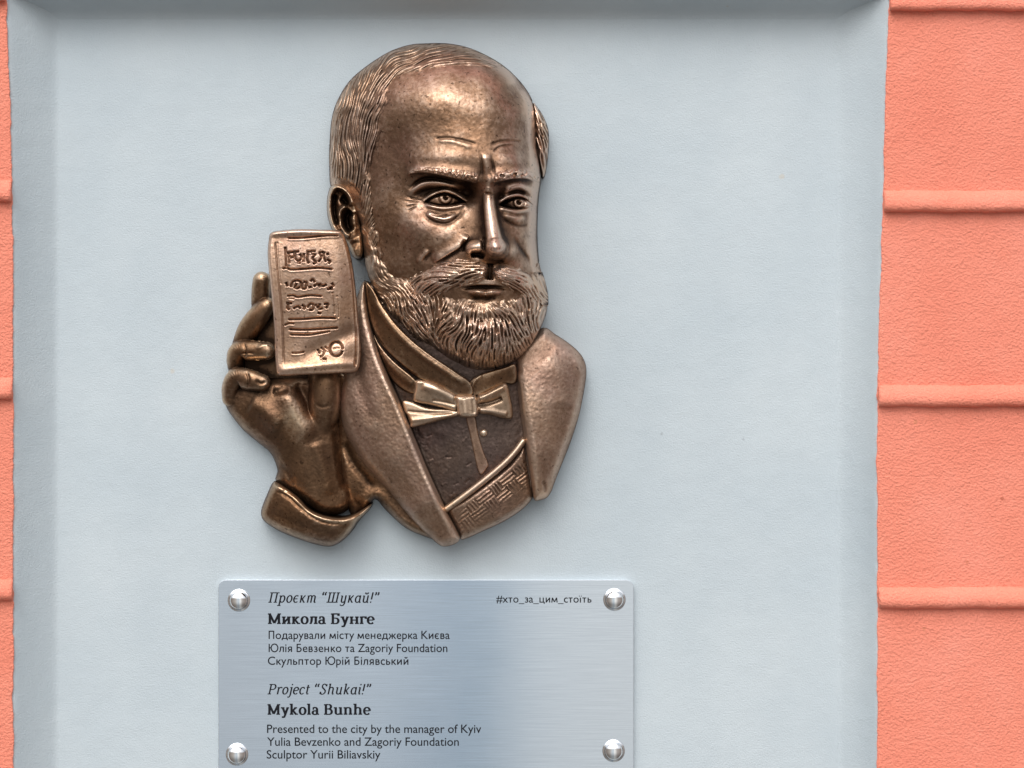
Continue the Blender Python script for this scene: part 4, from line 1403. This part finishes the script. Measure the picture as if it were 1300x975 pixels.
SERIF = {
    'М': (92, [V_(16, 0, 70), L(14, 68, 45, 6), L(45, 6, 76, 68), V_(75, 0, 70), S(16, 0), S(75, 0), S(14, 70, 10, 4), S(77, 70, 4, 10)]),
    'и': (64, [V_(15), V_(48), L(15, 8, 48, 42), S(15, 0), S(48, 0), S(15, 50), S(48, 50)]),
    'к': (60, [V_(15), L(15, 25, 24, 27, 42, 47), L(24, 28, 46, 2), S(15, 0), S(15, 50), S(42, 50, 8, 9), S(48, 0, 9, 9)]),
    'о': (54, [A(27, 25, 19, 23, 0, 360)]),
    'л': (60, [V_(46), L(20, 47, 46, 47), L(21, 48, 18, 18, 14, 5, 5, 4), S(46, 0), S(48, 50, 34, 8)]),
    'а': (54, [A(24, 34, 14, 14, 10, 150), V_(38, 4, 38), A(24, 14, 15, 12, 40, 330), S(42, 0, 4, 9), C(13, 38, 6)]),
    'Б': (66, [V_(17, 0, 70), L(17, 67, 54, 67), L(54, 70, 54, 53), L(17, 39, 34, 39), A(34, 21, 19, 18, -90, 90), L(17, 3, 34, 3), S(14, 70, 9, 30), S(14, 0, 9, 10)]),
    'у': (58, [L(13, 48, 31, 4), L(47, 48, 31, 4, 24, -14, 14, -17), C(12, -15, 6), S(13, 50), S(47, 50, 8, 8)]),
    'н': (66, [V_(15), V_(50), L(15, 26, 50, 26), S(15, 0), S(50, 0), S(15, 50), S(50, 50)]),
    'г': (48, [V_(15), L(15, 47, 42, 47), L(42, 50, 42, 34), S(15, 0), S(13, 50, 9, 20)]),
    'е': (52, [A(27, 25, 19, 23, 0, 320), L(9, 26, 44, 26)]),
    'l': (32, [V_(16, 0, 73), S(16, 0), S(12, 73, 8, 4)]),
    'B': (68, [V_(17, 0, 70), L(17, 67, 34, 67), A(35, 53, 16, 14, -90, 90), L(17, 38, 36, 38), A(37, 20, 19, 17, -90, 90), L(17, 3, 37, 3), S(14, 70, 9, 10), S(14, 0, 9, 10)]),
    'u': (66, [V_(15, 14, 50), A(29, 16, 14, 13, 180, 320), V_(48, 0, 50), S(12, 50, 9, 4), S(45, 50, 9, 4), S(51, 0, 4, 9)]),
    'n': (66, [V_(15), A(32, 34, 16, 13, 150, 0), V_(48, 0, 34), S(15, 0), S(48, 0), S(12, 50, 9, 4)]),
    'h': (66, [V_(15, 0, 73), A(32, 34, 16, 13, 150, 0), V_(48, 0, 34), S(15, 0), S(48, 0), S(12, 73, 9, 4)]),
    'k': (62, [V_(15, 0, 73), L(15, 25, 24, 27, 42, 47), L(24, 28, 46, 2), S(15, 0), S(12, 73, 9, 4), S(42, 50, 8, 9), S(48, 0, 9, 9)]),
}
SERIF.update({'M': SERIF['М'], 'y': SERIF['у'], 'o': SERIF['о'], 'a': SERIF['а'], 'e': SERIF['е']})
ITAL = {
    'П': (72, [V_(17, 0, 70), V_(55, 0, 70), L(17, 67, 55, 67), S(17, 0), S(55, 0), S(14, 70, 9, 50)]),
    'р': (56, [V_(15, -22, 48), A(30, 25, 16, 22, -140, 150), S(14, -22), S(12, 49, 7, 2)]),
    'о': (50, [A(25, 25, 17, 23, 0, 360)]),
    'є': (46, [A(25, 25, 17, 23, 50, 315), L(10, 26, 34, 26)]),
    'к': (52, [V_(14, 0, 50), L(14, 23, 24, 27, 38, 47, 43, 47), L(22, 27, 38, 3, 46, 4), S(11, 50, 6, 2), S(14, 0, 3, 5)]),
    'т': (78, [V_(14, 0, 48), A(26, 35, 12, 13, 165, 0), V_(38, 0, 36), A(50, 35, 12, 13, 165, 0), V_(62, 5, 36), L(62, 5, 66, 1, 72, 5), S(11, 49, 6, 2)]),
    'Ш': (96, [V_(17, 0, 70), V_(46, 0, 70), V_(76, 0, 70), L(17, 3, 76, 3), S(17, 70), S(46, 70), S(76, 70), S(14, 0, 9, 62)]),
    'у': (54, [V_(14, 14, 48), A(26, 16, 12, 14, 180, 330), L(40, 50, 40, -6, 34, -17, 24, -20, 12, -16), C(12, -15, 4), S(11, 49, 6, 2)]),
    'а': (54, [A(25, 24, 16, 22, 50, 310), V_(40, 5, 50), L(40, 5, 44, 1, 50, 5)]),
    'й': (58, [V_(14, 14, 48), A(27, 16, 13, 14, 180, 330), V_(42, 5, 50), L(42, 5, 46, 1, 52, 5), S(11, 49, 6, 2), A(29, 70, 10, 11, 185, 355)]),
    '!': (26, [L(13, 22, 14, 70), C(12, 4, 5.5)]),
    '“': (44, [L(15, 72, 9, 62, 10, 55), C(11, 55, 6.5), L(33, 72, 27, 62, 28, 55), C(29, 55, 6.5)]),
    '”': (44, [L(8, 50, 14, 59, 13, 66), C(12, 66, 6.5), L(26, 50, 32, 59, 31, 66), C(30, 66, 6.5)]),
    'P': (62, [V_(17, 0, 70), L(17, 67, 34, 67), A(35, 50, 18, 17, -90, 90), L(17, 33, 35, 33), S(14, 70, 9, 10), S(17, 0)]),
    'r': (42, [V_(15, 0, 48), A(32, 30, 17, 18, 160, 70), C(38, 44, 4.5), S(12, 49, 6, 2)]),
    'o': (50, [A(25, 25, 17, 23, 0, 360)]),
    'j': (28, [L(17, 50, 17, -6, 12, -17, 2, -20), S(13, 49, 6, 2), C(17, 66, 5.5), C(1, -17, 3.5)]),
    'e': (46, [A(25, 25, 17, 23, 15, 315), L(10, 24, 30, 26, 41, 32)]),
    'c': (44, [A(25, 25, 17, 23, 50, 315), C(36, 40, 4.5)]),
    't': (34, [L(16, 64, 16, 10, 20, 2, 30, 5), L(6, 48, 31, 48)]),
    'S': (56, [L(44, 58, 38, 66, 28, 70, 18, 66, 14, 56, 19, 45, 34, 34, 43, 24, 43, 12, 36, 4, 26, 0, 16, 4, 10, 13), L(45, 68, 44, 54), L(10, 18, 9, 2)]),
    'h': (58, [V_(14, 0, 73), A(28, 34, 14, 14, 155, 0), V_(42, 5, 36), L(42, 5, 46, 1, 52, 5), S(11, 72, 6, 2)]),
    'u': (58, [V_(14, 14, 48), A(27, 16, 13, 14, 180, 330), V_(42, 5, 50), L(42, 5, 46, 1, 52, 5), S(11, 49, 6, 2)]),
    'k': (52, [V_(14, 0, 73), L(14, 23, 24, 27, 38, 47, 43, 47), L(22, 27, 38, 3, 46, 4), S(11, 72, 6, 2)]),
    'a': (54, [A(25, 24, 16, 22, 50, 310), V_(40, 5, 50), L(40, 5, 44, 1, 50, 5)]),
    'i': (28, [V_(14, 5, 48), L(14, 5, 18, 1, 24, 5), S(11, 49, 6, 2), C(15, 66, 5.5)]),
}
SANS = {
    'П': (66, [V_(13, 0, 70), V_(53, 0, 70), L(13, 66, 53, 66)]),
    'Ю': (96, [V_(13, 0, 70), L(13, 36, 30, 36), A(60, 35, 30, 33, 0, 360)]),
    'Б': (58, [V_(13, 0, 70), L(13, 66, 46, 66), L(13, 38, 30, 38), A(30, 21, 18, 17, -90, 90), L(13, 4, 30, 4)]),
    'д': (58, [L(18, 47, 17, 22, 11, 5), L(18, 46, 45, 46), V_(45, 4, 50), L(3, 4, 55, 4), V_(6, -12, 6), V_(52, -12, 6)]),
    'в': (48, [V_(12), L(12, 46.5, 26, 46.5), A(26, 36.5, 11, 10, -90, 90), L(12, 26.5, 27, 26.5), A(27, 15, 13, 11.5, -90, 90), L(12, 3.5, 27, 3.5)]),
    'л': (52, [V_(42), L(17, 46, 42, 46), L(18, 48, 16, 20, 12, 5, 4, 3)]),
    'и': (56, [V_(12), V_(44), L(12, 4, 44, 46)]),
    'й': (56, [V_(12), V_(44), L(12, 4, 44, 46), A(28, 72, 9, 10, 185, 355)]),
    'м': (66, [L(8, 0, 13, 49), L(13, 48, 33, 6), L(33, 6, 53, 48), L(53, 49, 58, 0)]),
    'т': (46, [V_(23), L(4, 46, 42, 46)]),
    'н': (56, [V_(12), V_(44), L(12, 26, 44, 26)]),
    'п': (54, [V_(12), V_(42), L(12, 46, 42, 46)]),
    'ж': (70, [V_(35), L(6, 49, 24, 27, 46, 27, 64, 49), L(24, 27, 5, 0), L(46, 27, 65, 0)]),
    'к': (48, [V_(12), L(12, 24, 22, 26, 42, 49), L(22, 26, 44, 0)]),
    'я': (50, [V_(39), L(39, 46.5, 24, 46.5), A(24, 34, 13, 12.5, 270, 90), L(39, 21.5, 24, 21.5), L(25, 21, 8, 0)]),
    'з': (42, [A(20, 36.5, 12, 10.5, 150, -90), A(20, 15, 14, 12, 90, -150), L(14, 26.5, 21, 26.5)]),
    'ь': (46, [V_(12), L(12, 28, 26, 28), A(26, 16, 13, 12, -90, 90), L(12, 4, 26, 4)]),
    'ц': (58, [V_(12), V_(43, 4, 50), L(12, 4, 53, 4), V_(52, -12, 6)]),
    'г': (38, [V_(12), L(12, 46, 36, 46)]),
    'є': (46, [A(27, 25, 20, 22.5, 50, 310), L(8, 26, 32, 26)]),
    'ї': (26, [V_(13), C(4, 65, 5), C(22, 65, 5)]),
}
LATIN = {'а': 'a', 'е': 'e', 'о': 'o', 'і': 'i', 'с': 'c', 'р': 'p', 'у': 'y', 'х': 'x', 'К': 'K', 'С': 'C'}
_cache = {}


def bfont(ch):
    """outline of one letter of Blender's own font: vertices, faces, advance (size 1)"""
    if ch in _cache:
        return _cache[ch]

    def dims(s):
        c = bpy.data.curves.new("glyph", 'FONT')
        c.body = s
        c.resolution_u = 4
        c.offset = 0.007
        o = bpy.data.objects.new("glyph", c)
        COL.objects.link(o)
        bpy.context.view_layer.update()
        dg = bpy.context.evaluated_depsgraph_get()
        me = bpy.data.meshes.new_from_object(o.evaluated_get(dg))
        v = [tuple(q.co) for q in me.vertices]
        f = [tuple(p.vertices) for p in me.polygons]
        w = max((q[0] for q in v), default=0) - min((q[0] for q in v), default=0)
        bpy.data.objects.remove(o)
        bpy.data.curves.remove(c)
        bpy.data.meshes.remove(me)
        return v, f, w
    v, f, _ = dims(ch)
    adv = dims("n" + ch + "n")[2] - dims("nn")[2]
    _cache[ch] = (v, f, adv)
    return _cache[ch]


def ribbon(P, wfun):
    P = np.asarray(P, float)
    t = np.gradient(P, axis=0) if len(P) > 2 else np.repeat((P[1:] - P[:1]), 2, 0)
    t /= np.linalg.norm(t, axis=1)[:, None] + 1e-9
    closed = len(P) > 3 and np.linalg.norm(P[0] - P[-1]) < 1e-6
    if closed:
        t0 = P[1] - P[-2]
        t[0] = t[-1] = t0 / np.linalg.norm(t0)
    n = np.stack([-t[:, 1], t[:, 0]], 1)
    w = np.array([wfun(a, b) for a, b in t])[:, None] / 2
    # keep square corners solid
    a, b = P + n * w, P - n * w
    V = np.concatenate([a, b])
    m = len(P)
    f = [(i + m, i + 1 + m, i + 1, i) for i in range(m - 1)]
    return V.tolist(), f


def text_line(text, x0, x1, ybase, cap, style, name="lettering"):
    H0 = PH1 + 0.10
    verts, faces = [], []
    pen = 0.0
    lay = [0]
    if style == 'bold':
        font, thick, thin, sl, sth = SERIF, 16.5, 7.6, 0.0, 8.5
    elif style == 'italic':
        font, thick, thin, sl, sth = ITAL, 11.5, 6.5, 0.24, 6.5
    else:
        font, thick, thin, sl, sth = SANS, 10.8, 10.0, 0.0, 0
    bcap = max(v[1] for v in bfont('H')[0])
    bxh = max(v[1] for v in bfont('x')[0])

    def put(V, f, kx=1.0, ky=1.0):
        b = len(verts)
        lay[0] += 1
        for x, y in V:
            verts.append((pen + (x * kx + sl * y * ky), y * ky, H0 + 0.004 * (lay[0] % 9)))
        faces.extend([tuple(q + b for q in face) for face in f])

    for ch in text:
        if ch == ' ':
            pen += 27 if style != 'sans' else 26
            continue
        if style == 'sans':
            c2 = LATIN.get(ch, ch)
            if c2 not in SANS:
                v, f, adv = bfont(c2)
                k = 70.0 / bcap
                put([(q[0] * k, q[1] * k) for q in v], f)
                pen += adv * k
                continue
            ky = 1.0 if ch in 'ПЮБ' else (bxh / bcap * 70.0) / 50.0
        else:
            ky = 1.0
        adv, strokes = font[ch]
        for kind, q in strokes:
            if kind == 'L':
                V, f = ribbon(q, lambda a, b: thin + (thick - thin) * abs(b) ** 1.3)
                put(V, f, 1, ky)
            elif kind == 'S':
                x, y, l, r_ = q
                l, r_ = l * 1.15, r_ * 1.15
                yy = y if y <= 0 else y - sth
                put([(x - l, yy), (x + r_, yy), (x + r_, yy + sth), (x - l, yy + sth)], [(0, 1, 2, 3)], 1, ky)
            else:
                x, y, r_ = q
                put([(x + r_ * math.cos(2 * math.pi * i / 12), y + r_ * math.sin(2 * math.pi * i / 12)) for i in range(12)], [tuple(range(12))], 1, ky)
        pen += adv + (1 if style == 'sans' else 0)
    xs = [v[0] for v in verts]
    lo, hi = min(xs), max(xs)
    kx, ky = (x1 - x0) / (hi - lo), cap / 70.0
    V = [P3(x0 + (x - lo) * kx, ybase - y * ky, h) for x, y, h in verts]
    return mesh_np(name, V, faces, M_INK, PLQ, smooth=False)


text_line("Проєкт “Шукай!”", 340.5, 482, 765.2, 13.2, 'italic')
text_line("Микола Бунге", 340, 476, 792.3, 13.6, 'bold')
text_line("Подарували місту менеджерка Києва", 341, 571, 811.2, 10.4, 'sans')
text_line("Юлія Бевзенко та Zagoriy Foundation", 341, 568, 827.8, 10.4, 'sans')
text_line("Скульптор Юрій Білявський", 340, 518.5, 844.0, 10.4, 'sans')
text_line("Project “Shukai!”", 339.5, 471.5, 881.6, 13.2, 'italic')
text_line("Mykola Bunhe", 339.5, 471, 907.5, 13.6, 'bold')
text_line("Presented to the city by the manager of Kyiv", 339, 611, 930.5, 10.6, 'sans')
text_line("Yulia Bevzenko and Zagoriy Foundation", 339, 582.5, 946.8, 10.6, 'sans')
text_line("Sculptor Yurii Biliavskiy", 338.5, 483, 963.0, 10.6, 'sans')
text_line("#хто_за_цим_стоїть", 630, 751, 765.0, 9.6, 'sans')
